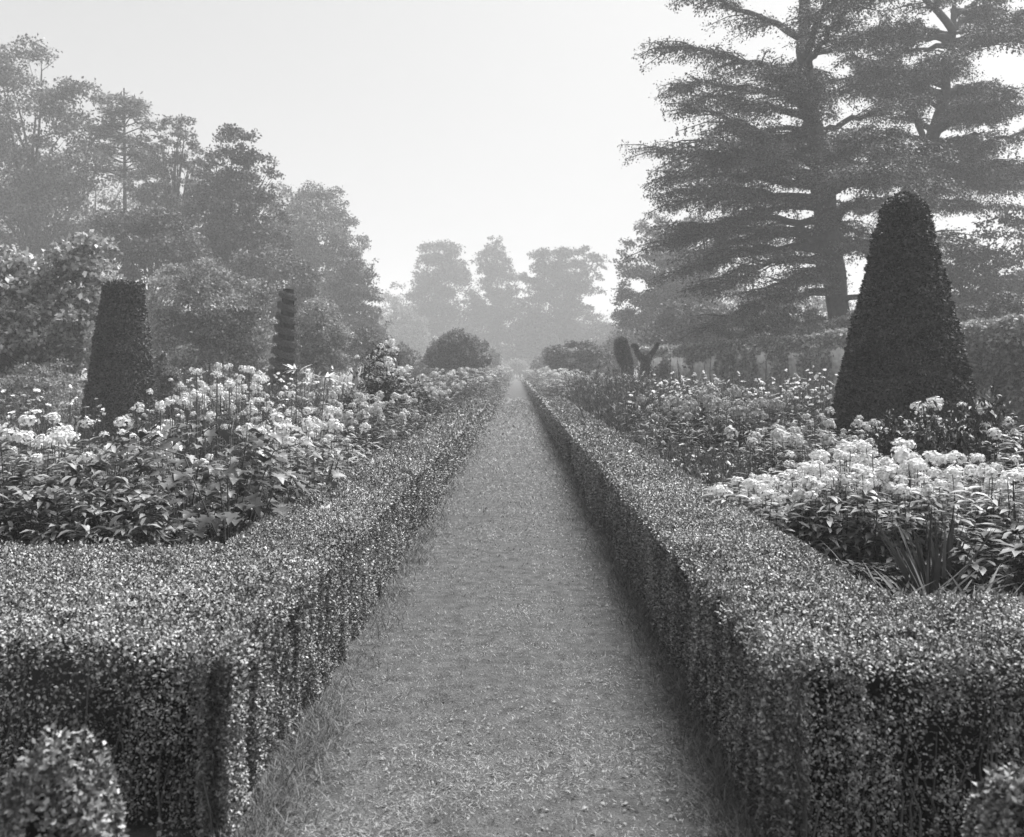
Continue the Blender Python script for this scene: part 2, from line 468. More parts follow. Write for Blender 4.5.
def spiral():
    rng = np.random.default_rng(43); Y = 32.0; c = at(282, 371, Y)
    t = thing('spiral_topiary', 'clipped yew cut as a tall leaning corkscrew spiral', 'topiary', (c[0], Y, 0))
    z0, z1 = .55, 4.25; m = 10; mb = MB(); pitch = (z1 - z0) / m
    for k in range(m):                                   # the coils, each a tilted slab clipped flat
        u = (k + .5) / m; R = .55 - .30 * u; zc = z0 + (z1 - z0) * u; n = int(11000 * R / .4); tk = pitch * .25
        a = rng.uniform(0, 2 * PI, n); q = rng.uniform(0, 1, n); face = rng.integers(0, 3, n)
        r_ = np.where(face == 2, R, R * np.sqrt(q)); z_ = np.where(face == 2, (q * 2 - 1) * tk * .8, np.where(face == 0, tk, -tk) * (1 - .25 * (r_ / R) ** 4))
        Nrm = np.stack([np.where(face == 2, np.cos(a), 0), np.where(face == 2, np.sin(a), 0), np.where(face == 0, 1., np.where(face == 1, -1., 0))], 1)
        P = np.stack([r_ * np.cos(a), r_ * np.sin(a), z_], 1); P[:, 2] -= .30 * P[:, 0] - .12 * P[:, 1]
        P += [.05 * zc, 0, zc]; P += .012 * rng.normal(size=P.shape)
        surf_leaves(mb, rng, P, Nrm, .034, .8, .4, .45)
    mb.obj('foliage', M['mid'], t)
    cb = MB(); tube(cb, [(0, 0, 0), (.03, 0, .6)], .06, 8)
    tube(cb, np.stack([.05 * np.linspace(.4, z1, 12), np.zeros(12), np.linspace(.4, z1, 12)], 1), np.linspace(.10, .05, 12), 8)
    cb.obj('trunk', M['bark'], t)
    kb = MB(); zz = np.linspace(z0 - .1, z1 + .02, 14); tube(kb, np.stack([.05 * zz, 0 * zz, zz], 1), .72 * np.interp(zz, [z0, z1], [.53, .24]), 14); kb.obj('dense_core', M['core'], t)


spiral()


def blob_path(name, label, cat, Y, chains, size, n, mtl, seed, amp=.06, base_px=None):
    """clipped bush following pixel chains [(px,py,rpx)...] at distance Y"""
    rng = np.random.default_rng(seed)
    x0 = (base_px - VX) * Y / F
    t = thing(name, label, cat, (x0, Y, 0)); mb = MB(); cb = MB()
    for ch, part, share in chains:
        S = np.array([[*at(px, py, Y), r * Y / F] for px, py, r in ch]); S[:, 0] -= x0; S[:, 1] -= Y
        k = int(n * share); i = rng.integers(0, len(S) - 1, k); u = rng.uniform(0, 1, k)[:, None]
        c_ = S[i] * (1 - u) + S[i + 1] * u; d = rdir(rng, k)
        P = c_[:, :3] + d * c_[:, 3:] * (1 + .12 * noise(d * 3 + c_[:, :3] * 3, seed))[:, None]
        m2 = MB(); surf_leaves(m2, rng, P, d, size, .8, .5, .45)
        m2.obj(part, M[mtl], t)
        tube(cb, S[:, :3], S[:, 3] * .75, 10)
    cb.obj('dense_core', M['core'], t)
    return t


blob_path('clipped_yew', 'dark stubby leaning yew column beside the bird topiary', 'topiary', 44,
          [([(621, 342, 5.5), (622, 349, 7), (624, 357, 7), (627, 365, 6), (628, 385, 5), (628, 408, 5)], 'foliage', 1)], .07, 14000, 'yew', 45, base_px=629)
blob_path('bird_topiary', 'clipped yew bird with raised head and tail', 'topiary', 45,
          [([(645, 408, 4), (645, 385, 4), (645, 368, 4), (645, 364, 4)], 'pedestal', .4),
           ([(636, 349, 1.8), (638, 354, 2.0), (642, 359, 3.2), (646, 360, 3.6), (649, 358, 2.6)], 'body', .35),
           ([(648, 358, 2.6), (652, 353, 1.9), (656, 347, 1.5), (658, 344, .9)], 'tail', .15),
           ([(637, 347, 1.8), (634, 345.5, 1.6), (632, 346, .8)], 'head', .1)], .06, 12000, 'yew', 46, base_px=644)


# ================================================================== TREES
def tree(name, label, Y, lobes, leaf, n, mtl='tree', trunk=None, seed=1, group=None, cat='tree', dens=1.35, clump=.40, dz=.75, depth=1.0, limbs=26, base_px=None, trunk_r=None, nclump=None, up=.5, ground=0.):
    """lobes: (px,py,rx,ry) read off the photograph, given real size at distance Y"""
    rng = np.random.default_rng(seed)
    L = np.array([[*(at(px, py, Y)), rx * Y / F, ry * Y / F] for px, py, rx, ry in lobes])
    bx = ((base_px if base_px is not None else np.average([l[0] for l in lobes], weights=[l[2] * l[3] for l in lobes])) - VX) * Y / F
    t = thing(name, label, cat, (bx, Y, ground), group)
    L[:, 0] -= bx; L[:, 1] -= Y; L[:, 2] -= ground
    yo = rng.uniform(-.35, .35, len(L)) * L[:, 3] * depth; L[:, 1] += yo
    ar = L[:, 3] * L[:, 4]; rm = math.sqrt(ar.mean())
    top = (L[:, 2] + L[:, 4]).max()
    nc = nclump or int(np.clip(62 * ar.sum() / ar.max(), 90, 340)); n = int(n * 2.3); leaf = leaf * .62; clump = clump * .74
    k = rng.choice(len(L), nc, p=ar / ar.sum())
    d = rdir(rng, nc); rad = rng.uniform(.35, 1.0, nc) ** .45 * .86
    cc = L[k, :3] + d * np.stack([L[k, 3], L[k, 3] * depth, L[k, 4]], 1) * rad[:, None]
    cr = clump * np.minimum(L[k, 3], L[k, 4] * 1.4) * rng.uniform(.6, 1.3, nc)
    ok = cc[:, 2] > cr * .3; cc = cc[ok]; cr = cr[ok]; k = k[ok]; nc = len(cc)
    # leaves: many small shells on the top and outside of every clump
    w = cr ** 2; i = rng.choice(nc, n, p=w / w.sum())
    dd = rdir(rng, n); dd[:, 2] = np.where(dd[:, 2] < -.25, -dd[:, 2], dd[:, 2])
    rr = rng.uniform(.2, 1.0, n) ** .6 * (1 + .34 * noise(dd * 2.2 + cc[i] * .7, seed)) * rng.choice([1., 1., 1., 1.2], n)
    P = cc[i] + dd * (cr[i] * rr)[:, None] * [1, 1, dz]
    hole = noise(P / (rm * .33), seed + 3) + .5 * noise(P / (rm * .13), seed + 4)
    keep = hole > rng.uniform(-1.5, .25 - .35 * (dens - 1), n) - .15
    keep &= P[:, 2] > .05
    P = P[keep]; dd = dd[keep]; n = len(P)
    mb = MB()
    leaves(mb, P, rdir(rng, n) + dd * .4 - [0, 0, .15], rdir(rng, n) * .8 + dd * .4 + [0, 0, up], leaf * rng.uniform(.6, 1.4, n), .62, .1, .12)
    mb.obj('crown', M[mtl], t)
    # trunk and limbs reach into the clumps
    tb = MB(); h = top * .8; tr = trunk_r or max(.09, top * .018)
    cx, cy = np.average(L[:, 0], weights=ar), np.average(L[:, 1], weights=ar)
    s = np.linspace(0, 1, 9); wob = rng.normal(0, .012 * h, (9, 2)).cumsum(0) * .5
    tp = np.stack([cx * s ** 1.5 + wob[:, 0] * s, cy * s ** 1.5 + wob[:, 1] * s, h * s - .1 * (s == 0)], 1)
    tube(tb, tp, tr * (1 - .85 * s) * (1 + .5 * np.exp(-s * 18)), 9)
    for j in rng.choice(nc, min(limbs, nc), replace=False):
        e = cc[j]; z0 = np.clip(e[2] * rng.uniform(.45, .75), .12 * h, .95 * h)
        b0 = np.array([np.interp(z0, tp[:, 2], tp[:, q]) for q in range(3)])
        mid = b0 * .45 + e * .55 + [0, 0, .06 * h] + rng.normal(0, .02 * h, 3)
        q = np.linspace(0, 1, 7)[:, None]; pts = b0 * (1 - q) ** 2 + 2 * mid * q * (1 - q) + e * q ** 2
        r0 = tr * .42 * (1 - .5 * z0 / h)
        tube(tb, pts, np.linspace(r0, r0 * .15, 7), 6, False)
        for _ in range(3):
            a0 = pts[rng.integers(3, 6)]; e2 = e + rng.normal(0, 1, 3) * cr[j] * .7
            tube(tb, [a0, (a0 + e2) / 2 + rng.normal(0, .05, 3) * cr[j], e2], [r0 * .25, r0 * .18, r0 * .06], 4, False)
    tb.obj('trunk', M['bark'], t)
    return t


WOOD = 'tall trees round the garden'
# --- beyond the border with the spiral
tree('broad_tree', 'tall pale broad crowned tree behind the big leaved shrub', 82, [(22, 150, 60, 70), (74, 150, 44, 52), (45, 215, 62, 50), (98, 205, 34, 40), (30, 85, 55, 40), (70, 110, 40, 30), (-30, 180, 60, 90), (20, 280, 60, 60)], .42, 26000, 'tree', seed=101, group=WOOD)
tree('sparse_tree', 'thin crowned tree with sky showing through, next to the pine', 80, [(180, 136, 24, 18), (164, 160, 22, 18), (196, 160, 20, 20), (150, 185, 28, 24), (185, 195, 26, 22), (160, 225, 34, 26)], .34, 9000, 'tree', seed=102, group=WOOD, dens=.5, clump=.3, base_px=178)
tree('oak_tree', 'tall dark oak with domed top behind the rounded shrubs', 70, [(237, 148, 28, 24), (214, 168, 22, 22), (260, 178, 22, 32), (228, 205, 42, 36), (242, 250, 46, 34), (200, 235, 30, 30), (225, 290, 46, 34), (275, 230, 18, 40)], .34, 26000, 'treed', seed=103, group=WOOD, base_px=226)
tree('beech_tree', 'wide hazy beech with sloping top above the dark conifer', 108, [(290, 208, 30, 26), (318, 208, 32, 24), (340, 216, 16, 26), (312, 236, 42, 34), (352, 240, 22, 26), (285, 250, 35, 40), (325, 280, 45, 40), (366, 262, 12, 20)], .42, 24000, 'tree', seed=104, group=WOOD, base_px=318)
tree('drooping_conifer', 'dark drooping conifer at the end of the tall wood', 92, [(346, 262, 16, 20), (348, 285, 26, 24), (356, 310, 30, 26), (352, 338, 36, 26), (366, 285, 14, 20), (380, 330, 14, 20)], .4, 14000, 'treed', seed=105, group=WOOD, dz=.4, up=.2)
tree('thicket_tree', 'dark small tree filling the gap left of the oak', 62, [(140, 228, 34, 26), (165, 245, 40, 30), (125, 260, 30, 30), (190, 275, 34, 26), (110, 225, 24, 20)], .3, 14000, 'treed', seed=106, group=WOOD)
tree('thicket_tree', 'dark small tree behind the spiral topiary', 66, [(265, 268, 32, 26), (295, 285, 28, 28), (250, 300, 30, 30), (310, 315, 28, 30), (285, 325, 40, 30)], .3, 13000, 'treed', seed=107, group=WOOD)
tree('low_tree', 'low pale hazy tree where the wood meets the avenue', 205, [(396, 296, 15, 16), (386, 320, 24, 28), (410, 330, 20, 26), (400, 350, 30, 22)], .7, 7000, 'tree', seed=108, group=WOOD, dens=.8)
tree('broad_tree', 'pale hazy tree filling the sky behind the pine', 116, [(110, 205, 44, 44), (60, 235, 44, 44), (165, 225, 40, 38), (195, 170, 16, 26), (120, 165, 26, 24), (215, 235, 30, 40), (10, 240, 50, 60)], .45, 15000, 'tree', seed=118, group=WOOD)
tree('low_bush', 'low hazy bush closing the walk beneath the arch', 204, [(517, 369, 13, 8), (507, 371, 9, 6), (527, 371, 9, 6)], .5, 2500, 'treed', seed=119, cat='bush', clump=.6, limbs=4)
# --- end of the walk
tree('elm_tree', 'round headed hazy elm, leftmost of the three beyond the arch', 218, [(440, 257, 25, 18), (424, 268, 15, 17), (457, 270, 15, 20), (441, 280, 32, 22), (436, 305, 34, 22), (440, 335, 36, 30), (415, 330, 24, 28), (465, 310, 18, 30)], .8, 20000, 'elm', seed=109, group=WOOD, dens=1.6, clump=.42, limbs=10, base_px=447)
tree('elm_tree', 'narrow pointed hazy elm above the end of the walk', 222, [(496, 243, 13, 10), (494, 262, 21, 18), (500, 285, 22, 20), (490, 310, 26, 22), (508, 320, 24, 28), (478, 335, 26, 30), (515, 345, 24, 24)], .8, 19000, 'elm', seed=110, group=WOOD, dens=1.6, clump=.42, limbs=10, base_px=497)
tree('elm_tree', 'broad flat topped hazy elm beside the bright gap of sky', 214, [(548, 264, 21, 16), (575, 260, 24, 15), (594, 266, 15, 14), (560, 285, 32, 20), (590, 285, 18, 18), (548, 310, 26, 20), (575, 318, 26, 18), (530, 290, 14, 24), (555, 345, 38, 24), (602, 262, 10, 10)], .8, 23000, 'elm', seed=111, group=WOOD, dens=1.6, clump=.42, limbs=10, base_px=566)
for i, (px, py, rx, ry, Y, lb) in enumerate([
        (404, 345, 26, 26, 235, 'low hazy tree under the leftmost elm'), (470, 348, 26, 26, 240, 'low hazy tree behind the rounded shrub by the walk'),
        (520, 350, 22, 24, 246, 'low hazy tree framed by the arch'), (600, 342, 26, 20, 205, 'low hazy tree under the bright gap of sky'),
        (548, 352, 24, 20, 238, 'low hazy tree just beyond the arch, below the broad elm')]):
    tree('low_tree', lb, Y, [(px, py, rx, ry), (px - rx * .6, py + ry * .4, rx * .7, ry * .7), (px + rx * .6, py + ry * .4, rx * .7, ry * .7)], .7, 5500, 'elm', seed=120 + i, group=WOOD)
for i, (px, py, rx, ry, Y, lb) in enumerate([
        (30, 320, 60, 50, 100, 'dim woodland tree filling the gap under the pale broad tree'), (110, 330, 60, 50, 104, 'dim woodland tree behind the flat topped yew'),
        (190, 325, 60, 50, 100, 'dim woodland tree behind the wide rounded shrub'), (260, 335, 56, 46, 104, 'dim woodland tree seen behind the spiral'),
        (330, 335, 50, 46, 125, 'dim woodland tree under the hazy beech'), (-50, 310, 70, 70, 96, 'dim woodland tree at the outer end of the wood')]):
    tree('woodland_tree', lb, Y, [(px, py, rx, ry), (px - rx * .6, py + ry * .3, rx * .7, ry * .7), (px + rx * .6, py + ry * .3, rx * .7, ry * .7), (px, py + ry * .5, rx, ry * .6)], .5, 9000, 'treed', seed=220 + i, group=WOOD, dens=1.3)
for i, (px, py, rx, ry, Y, lb) in enumerate([
        (720, 300, 60, 50, 130, 'hazy woodland tree seen under the cedar, path side'), (800, 310, 60, 46, 120, 'hazy woodland tree seen beside the cedar trunk'),
        (880, 330, 60, 40, 110, 'hazy woodland tree straight behind the yew cone'), (960, 320, 60, 50, 100, 'hazy woodland tree beyond the second cedar'), (1040, 300, 60, 60, 100, 'hazy woodland tree at the outer end past the cone')]):
    tree('woodland_tree', lb, Y, [(px, py + 14, rx, ry * .7), (px - rx * .6, py + ry * .45, rx * .7, ry * .6), (px + rx * .6, py + ry * .45, rx * .7, ry * .6), (px, py + ry * .6, rx, ry * .5)], .5, 8000, 'tree', seed=230 + i, group=WOOD, dens=1.0)
# --- beyond the wall
tree('lime_tree', 'rounded tree leaning out beside the cedar', 98, [(652, 232, 22, 18), (632, 258, 20, 20), (668, 250, 26, 24), (640, 285, 28, 26), (676, 285, 36, 32), (625, 300, 12, 22), (650, 320, 34, 28), (690, 318, 38, 34), (700, 250, 30, 40)], .42, 24000, 'tree', seed=112, group=WOOD, base_px=665)
tree('thicket_tree', 'dark bushy tree behind the far end of the wall', 76, [(682, 318, 26, 22), (700, 330, 34, 22), (660, 338, 26, 18), (730, 330, 30, 26)], .34, 9000, 'treed', seed=113, group=WOOD)
tree('thicket_tree', 'dark bushy tree behind the tall yew cone', 60, [(962, 262, 34, 22), (985, 285, 40, 36), (940, 300, 34, 30), (900, 290, 30, 36), (1010, 240, 30, 40), (970, 330, 46, 30)], .3, 15000, 'treed', seed=114, group=WOOD, dens=.9)
tree('pale_bush', 'pale bush showing over the wall beside the cedar trunk', 47, [(765, 318, 28, 18), (735, 328, 28, 14), (795, 322, 26, 18), (822, 328, 26, 14), (790, 340, 50, 14)], .16, 12000, 'treel', seed=115, cat='bush')
tree('pale_bush', 'pale bush showing over the wall at the foot of the cedar', 41, [(845, 330, 26, 12), (870, 326, 26, 16), (815, 335, 24, 10)], .15, 7000, 'treel', seed=116, cat='bush')
tree('leafy_bush', 'bush beyond the yew cone at the near end of the wall', 36, [(975, 330, 24, 28), (1005, 330, 30, 40), (950, 345, 20, 18)], .13, 8000, 'tree', seed=117, cat='bush')
# --- shrubs on the spiral side
for i, (px, py, rx, ry, Y, lb) in enumerate([(8, 372, 40, 22, 44, 'low dark bush under the outer wood, beyond the big leaved shrub'), (150, 378, 44, 20, 50, 'low dark bush in the shade behind the wide rounded shrub'), (270, 378, 30, 18, 52, 'low dark bush just behind the spiral'), (-50, 360, 50, 34, 40, 'low dark bush outermost under the wood'), (606, 368, 24, 10, 104, 'low hazy bush beyond the broad low shrub'), (630, 352, 30, 22, 92, 'low dark bush behind the yew column and the bird topiary'), (420, 372, 20, 9, 80, 'low dark bush between the domed shrub and the conifer')]):
    tree('low_bush', lb, Y, [(px, py, rx, ry), (px - rx * .6, py + 4, rx * .6, ry * .8), (px + rx * .6, py + 4, rx * .6, ry * .8)], .26, 6000, 'treed', seed=240 + i, cat='bush', dens=1.3, clump=.48, limbs=6)
tree('big_leaved_shrub', 'big shrub with large shining pale leaves behind the flat topped yew', 27.5, [(86, 252, 24, 22), (68, 280, 32, 34), (104, 296, 22, 30), (52, 330, 30, 36), (92, 335, 34, 40), (78, 262, 30, 24), (-5, 300, 50, 60), (20, 360, 54, 34), (90, 375, 40, 24)], .26, 15000, 'laurel', seed=131, cat='shrub', clump=.52, dens=1.25, limbs=8, trunk_r=.07)
tree('rounded_shrub', 'wide pale rounded shrub between flat topped yew and spiral', 37, [(172, 295, 30, 30), (205, 285, 28, 24), (240, 300, 28, 26), (222, 325, 44, 34), (178, 340, 36, 34), (252, 335, 26, 30), (205, 370, 60, 24)], .17, 26000, 'treel', seed=132, cat='shrub', clump=.48, dens=1.3, limbs=8, trunk_r=.06)
tree('rounded_shrub', 'pale rounded shrub close to the spiral on its path side', 44, [(314, 318, 22, 20), (322, 338, 26, 24), (302, 350, 24, 22), (330, 362, 22, 20)], .17, 12000, 'treel', seed=133, cat='shrub', clump=.48, dens=1.3, limbs=8, trunk_r=.06)
tree('rounded_shrub', 'grey shrub just below the drooping conifer', 56, [(360, 345, 24, 16), (385, 352, 22, 14), (345, 355, 22, 16), (405, 360, 18, 12)], .2, 9000, 'tree', seed=134, cat='shrub', clump=.48, dens=1.3, limbs=8, trunk_r=.06)
tree('domed_shrub', 'dark domed shrub by the hedge below the round headed elm', 62, [(458, 350, 26, 20), (440, 358, 18, 15), (478, 356, 15, 17), (460, 370, 30, 12)], .22, 16000, 'tree', seed=135, cat='shrub', dens=1.3)
tree('domed_shrub', 'broad low dark shrub by the hedge, path side of the yew column', 74, [(560, 356, 20, 11), (580, 353, 22, 12), (598, 358, 14, 11), (575, 366, 34, 10)], .26, 12000, 'tree', seed=136, cat='shrub', dens=1.3)
tree('hazy_bush', 'grey hazy bush between the arch and the broad dark shrub', 120, [(545, 362, 9, 10), (538, 366, 8, 8)], .36, 2500, 'tree', seed=137, cat='bush')
tree('hazy_bush', 'pale hazy bush between the arch and the domed shrub', 120, [(494, 360, 9, 13), (486, 366, 8, 8)], .36, 2500, 'treel', seed=138, cat='bush')
tree('pale_bush', 'pale bush under the big leaved shrub beside the flat topped yew', 23, [(58, 376, 22, 16), (40, 382, 30, 18), (80, 388, 16, 16), (60, 408, 34, 26), (15, 405, 40, 28), (-20, 395, 30, 30), (95, 412, 20, 20)], .09, 9000, 'treel', seed=139, cat='bush', clump=.48, dens=1.3, limbs=8, trunk_r=.06)
tree('pale_bush', 'feathery pale bush touching the path side of the flat topped yew', 23.5, [(166, 385, 12, 22), (172, 400, 16, 16), (163, 362, 8, 12)], .09, 7000, 'treel', seed=140, cat='bush', clump=.48, dens=1.3, limbs=8, trunk_r=.06)


def pine():
    rng = np.random.default_rng(150); Y = 84.0; c = at(124, 371, Y)
    t = thing('pine_tree', 'thin pine with bare pole trunk and flat sprays against the sky', 'tree', (c[0], Y, 0), WOOD)
    h = at(124, 100, Y)[2] + 1.0
    tb = MB(); tube(tb, [(0, 0, 0), (.1, 0, h * .5), (0, 0, h)], [.28, .2, .06], 8)
    mb = MB()
    for k, py in enumerate(np.linspace(103, 175, 11)):
        z = at(0, py, Y)[2]
        for s in range(5):
            a = rng.uniform(0, 2 * PI) if s > 1 else (0.2 if s else PI - .2); r = rng.uniform(1.0, 2.6) * (.7 + .06 * k)
            e = np.array([r * math.cos(a), r * math.sin(a), z + rng.uniform(-.1, .5)])
            tube(tb, [(0, 0, z - .2), e * [.5, .5, 1] - [0, 0, .1], e], [.07, .05, .02], 5, False)
            n = 120; P = e * [rng.uniform(.75, 1)] * 1 + rng.normal(0, 1, (n, 3)) * [.45, .45, .13]
            P[:, 2] = e[2] + rng.normal(0, .14, n)
            leaves(mb, P, rdir(rng, n) * [1, 1, .4], rdir(rng, n) + [0, 0, 1], .4 * rng.uniform(.6, 1.3, n), .35)
    tb.obj('trunk', M['bark'], t); mb.obj('crown', M['tree'], t)


pine()


# ------------------------------------------------------------------ cedars
def cedar(label, Y, trunk_px, limb_list, seed, leaf=.14):
    """trunk_px: [(px,py,halfwidth px)...]; limb_list: (start px,py, end px,py, depth offset m, droop px, foliage half thickness)"""
    rng = np.random.default_rng(seed)
    x0 = at(trunk_px[0][0], VY, Y)[0]
    t = thing('cedar_tree', label, 'tree', (x0, Y, 0), WOOD)
    o = np.array([x0, Y, 0])
    tb = MB(); T = np.array([[*(at(px, py, Y) - o), r * Y / F] for px, py, r in trunk_px])
    q = np.linspace(0, len(T) - 1, 26); TT = np.stack([np.interp(q, np.arange(len(T)), T[:, k]) for k in range(4)], 1)
    TT[:, :2] += rng.normal(0, .04, (26, 2)); tube(tb, TT[:, :3], TT[:, 3] * (1 + .06 * rng.normal(size=26)), 12)
    mb = MB(); PS = []; DS = []
    tq = np.array(sorted([(py, px) for px, py, r in trunk_px]))
    for (ax, ay, bx, by, dy, dr, dn) in limb_list:
        ax = float(np.interp(ay, tq[:, 0], tq[:, 1]))
        a = at(ax, ay, Y) - o; b = at(bx, by, Y) - o; b[1] += dy
        m = 14; s = np.linspace(0, 1, m)[:, None]
        ctrl = a * .45 + b * .55 + np.array([0, 0, dr * Y / F])
        L = a * (1 - s) ** 2 + 2 * ctrl * s * (1 - s) + b * s ** 2
        L[1:, :] += rng.normal(0, .07, (m - 1, 3))
        ln = np.linalg.norm(b - a); r0 = .035 * ln ** .85 + .04
        tube(tb, L, r0 * (1 - .88 * s[:, 0]), 7, False)
        axis = unit((b - a) * [1, 1, .3]); lat = np.array([-axis[1], axis[0], 0]); lat = unit(lat)
        nb = int(ln * 4.6 * dn) + 6
        for k in range(nb):                              # flat side branches
            u = rng.uniform(.22, 1.0); p0 = np.array([np.interp(u * (m - 1), np.arange(m), L[:, c_]) for c_ in range(3)])
            sd = rng.choice([-1, 1]); lb = ln * rng.uniform(.14, .42) * (1.2 - .5 * u)
            d = unit(axis * rng.uniform(.4, 1.1) + lat * sd * rng.uniform(.3, 1.0) + [0, 0, rng.uniform(-.28, .24)])
            e = p0 + d * lb + [0, 0, -.10 * lb]
            mid = (p0 + e) / 2 + [0, 0, .08 * lb]
            tube(tb, [p0, mid, e], [r0 * .22, r0 * .13, .012], 4, False)
            ns = int(lb * 66) + 14
            tt = rng.uniform(.1, 1.05, ns)[:, None]
            Pp = p0 * (1 - tt) ** 2 + 2 * mid * tt * (1 - tt) + e * tt ** 2
            side = np.array([-d[1], d[0], 0.])
            tt2 = np.round(tt * 7) / 7; Pp = Pp * .35 + .65 * (p0 * (1 - tt2) ** 2 + 2 * mid * tt2 * (1 - tt2) + e * tt2 ** 2)
            Pp = Pp + side * rng.normal(0, .10 * lb + .07, (ns, 1)) + [0, 0, 1] * rng.normal(.03, .07, (ns, 1)) - np.array([0, 0, 1]) * np.abs(rng.normal(0, .10, (ns, 1)))
            Pp[:, 2] += rng.normal(-.03, .085, ns); PS.append(Pp); DS.append(d * .9 + side * rng.normal(0, .6, (ns, 1)) - np.array([0, 0, .25]))
    P = np.concatenate(PS); D = np.concatenate(DS); n = len(P)
    leaves(mb, P, D * .6 + rdir(rng, n) * .7, rdir(rng, n) * .4 + [0, 0, 1], leaf * rng.uniform(.5, 1.25, n), .6, .1, .15)
    tb.obj('trunk', M['bark'], t); mb.obj('crown', M['needle'], t)
    return t


main_trunk = [(845, 405, 15), (844, 372, 12), (841, 330, 11), (831, 260, 11), (826, 220, 11), (822, 170, 10), (818, 135, 9), (806, 100, 8), (804, 50, 7), (806, -20, 5), (808, -70, 3)]
rngc = np.random.default_rng(160)
limbs = []
# heavy ascending forks seen against the sky, then level tiers
limbs += [(826, 172, 745, 112, 2, 6, .8), (820, 120, 700, 78, 3, 10, 1.0), (815, 100, 676, 92, -1, 10, 1.0), (816, 80, 664, 40, 1, 10, .9), (812, 40, 690, -10, 0, 8, .9), (812, 0, 720, -60, 0, 8, .9),
          (826, 168, 686, 116, -2, 10, 1.0), (827, 178, 674, 136, 4, 14, 1.0), (828, 188, 684, 152, -3, 14, 1.0), (828, 192, 674, 172, 1, 16, 1.0), (827, 200, 690, 192, 4, 16, .9), (827, 212, 676, 206, -4, 20, .9),
          (828, 225, 690, 226, 2, 18, .9), (830, 238, 660, 250, -3, 22, .9), (830, 250, 690, 268, 3, 24, .8), (831, 262, 700, 300, -5, 28, .8), (832, 280, 730, 318, -6, 26, .7), (832, 292, 715, 330, 4, 26, .7),
          (822, 130, 730, 100, -6, 8, .8), (824, 150, 720, 140, 6, 10, .8), (828, 205, 740, 180, -6, 10, .8), (829, 232, 730, 240, 6, 14, .7)]
limbs += [(830, 190, 930, 170, 0, 2, .9), (828, 168, 890, 120, 2, 0, .8), (832, 135, 910, 108, -2, 8, .8), (820, 100, 900, 80, 1, 8, .9), (828, 215, 900, 205, -5, 6, .8), (830, 235, 905, 244, 5, 8, .7), (832, 300, 892, 300, -4, 6, .8), (814, 60, 900, 30, 0, 8, .9), (812, 20, 910, -30, 2, 8, .9), (832, 318, 880, 330, 2, 6, .8), (812, -30, 760, -90, 0, 4, .8), (812, -30, 880, -80, 0, 4, .8)]
for k in range(22):   # limbs coming toward and away from the camera
    z = rngc.uniform(40, 270); limbs.append((828, z, 828 + rngc.uniform(-85, 70), z - rngc.uniform(-8, 25), rngc.choice([-1, 1]) * rngc.uniform(4, 8), 10, .7))
cedar('great spreading cedar with thick dark trunk and level tiers of branches', 50, main_trunk, limbs, 161)
for k in range(30):
    ay = rngc.uniform(-30, 150); sg = -1 if k % 5 < 3 else 1
    limbs.append((812, ay + rngc.uniform(4, 16), (rngc.uniform(652, 770) if sg < 0 else rngc.uniform(855, 990)), ay + rngc.uniform(-12, 12), rngc.uniform(-6, 6), rngc.uniform(2, 10), .8))
limbs += [(808, 60, 655, 20, 3, 10, .9), (806, 20, 668, -25, -3, 10, .9), (806, 0, 690, -60, 2, 10, .9), (806, 20, 940, -10, -2, 8, .9), (806, -10, 930, -50, 3, 8, .9), (807, 70, 940, 50, 4, 8, .9), (806, -40, 720, -95, 0, 6, .9), (806, -40, 900, -90, 0, 6, .9)]
for k in range(34):
    ax = rngc.uniform(745, 880); ay = rngc.uniform(30, 285); sg = -1 if ax < 815 else 1
    limbs.append((822 + .25 * (ax - 822), ay + rngc.uniform(0, 14), ax + sg * rngc.uniform(20, 60), ay + rngc.uniform(-22, 22), -rngc.uniform(1.5, 7.5), rngc.uniform(4, 18), .7))
jit = []
for (a_, b_, c_, d_, e_, f_, g_) in list(limbs):
    jit.append((a_, b_ + rngc.uniform(-14, 14), c_ + rngc.uniform(-10, 34) * (1 if c_ < a_ else -1), d_ + rngc.uniform(-14, 14), e_ + rngc.uniform(-4, 4), f_, g_ * .8))
limbs += jit
limbs += [(a_, b_ + rngc.uniform(-20, 20), c_ + rngc.uniform(-6, 50) * (1 if c_ < a_ else -1), d_ + rngc.uniform(-20, 20), e_ + rngc.uniform(-6, 6), f_, g_ * .6) for (a_, b_, c_, d_, e_, f_, g_) in jit[::2]]
limbs2 = [(912, 180, 858, 172, 0, 2, .5), (816, 135, 860, 60, 0, -6, .5), (908, 190, 985, 150, 1, 8, 1.0), (915, 175, 990, 180, -3, 8, 1.0), (925, 150, 860, 135, 2, 8, .9), (938, 125, 1000, 110, 1, 8, 1.1), (944, 110, 880, 95, -2, 8, 1.0), (945, 95, 1010, 70, 3, 8, 1.0), (945, 80, 880, 60, 2, 8, .9),
          (946, 60, 1000, 30, 0, 8, .9), (946, 40, 890, 20, 0, 8, .8), (905, 200, 990, 215, -2, 4, .4), (905, 205, 975, 250, 3, 0, .4), (912, 182, 1040, 160, 4, 10, 1.0), (935, 130, 960, 118, -6, 6, 1.0), (930, 140, 985, 128, 6, 6, 1.0), (946, 20, 1000, -10, 0, 8, .8)]
jit = [(a_, b_ + rngc.uniform(-16, 12), c_ + rngc.uniform(-30, 30), d_ + rngc.uniform(-16, 16), e_ + rngc.uniform(-4, 4), f_, max(.8, g_)) for (a_, b_, c_, d_, e_, f_, g_) in limbs2 if b_ < 185]
limbs2 += jit
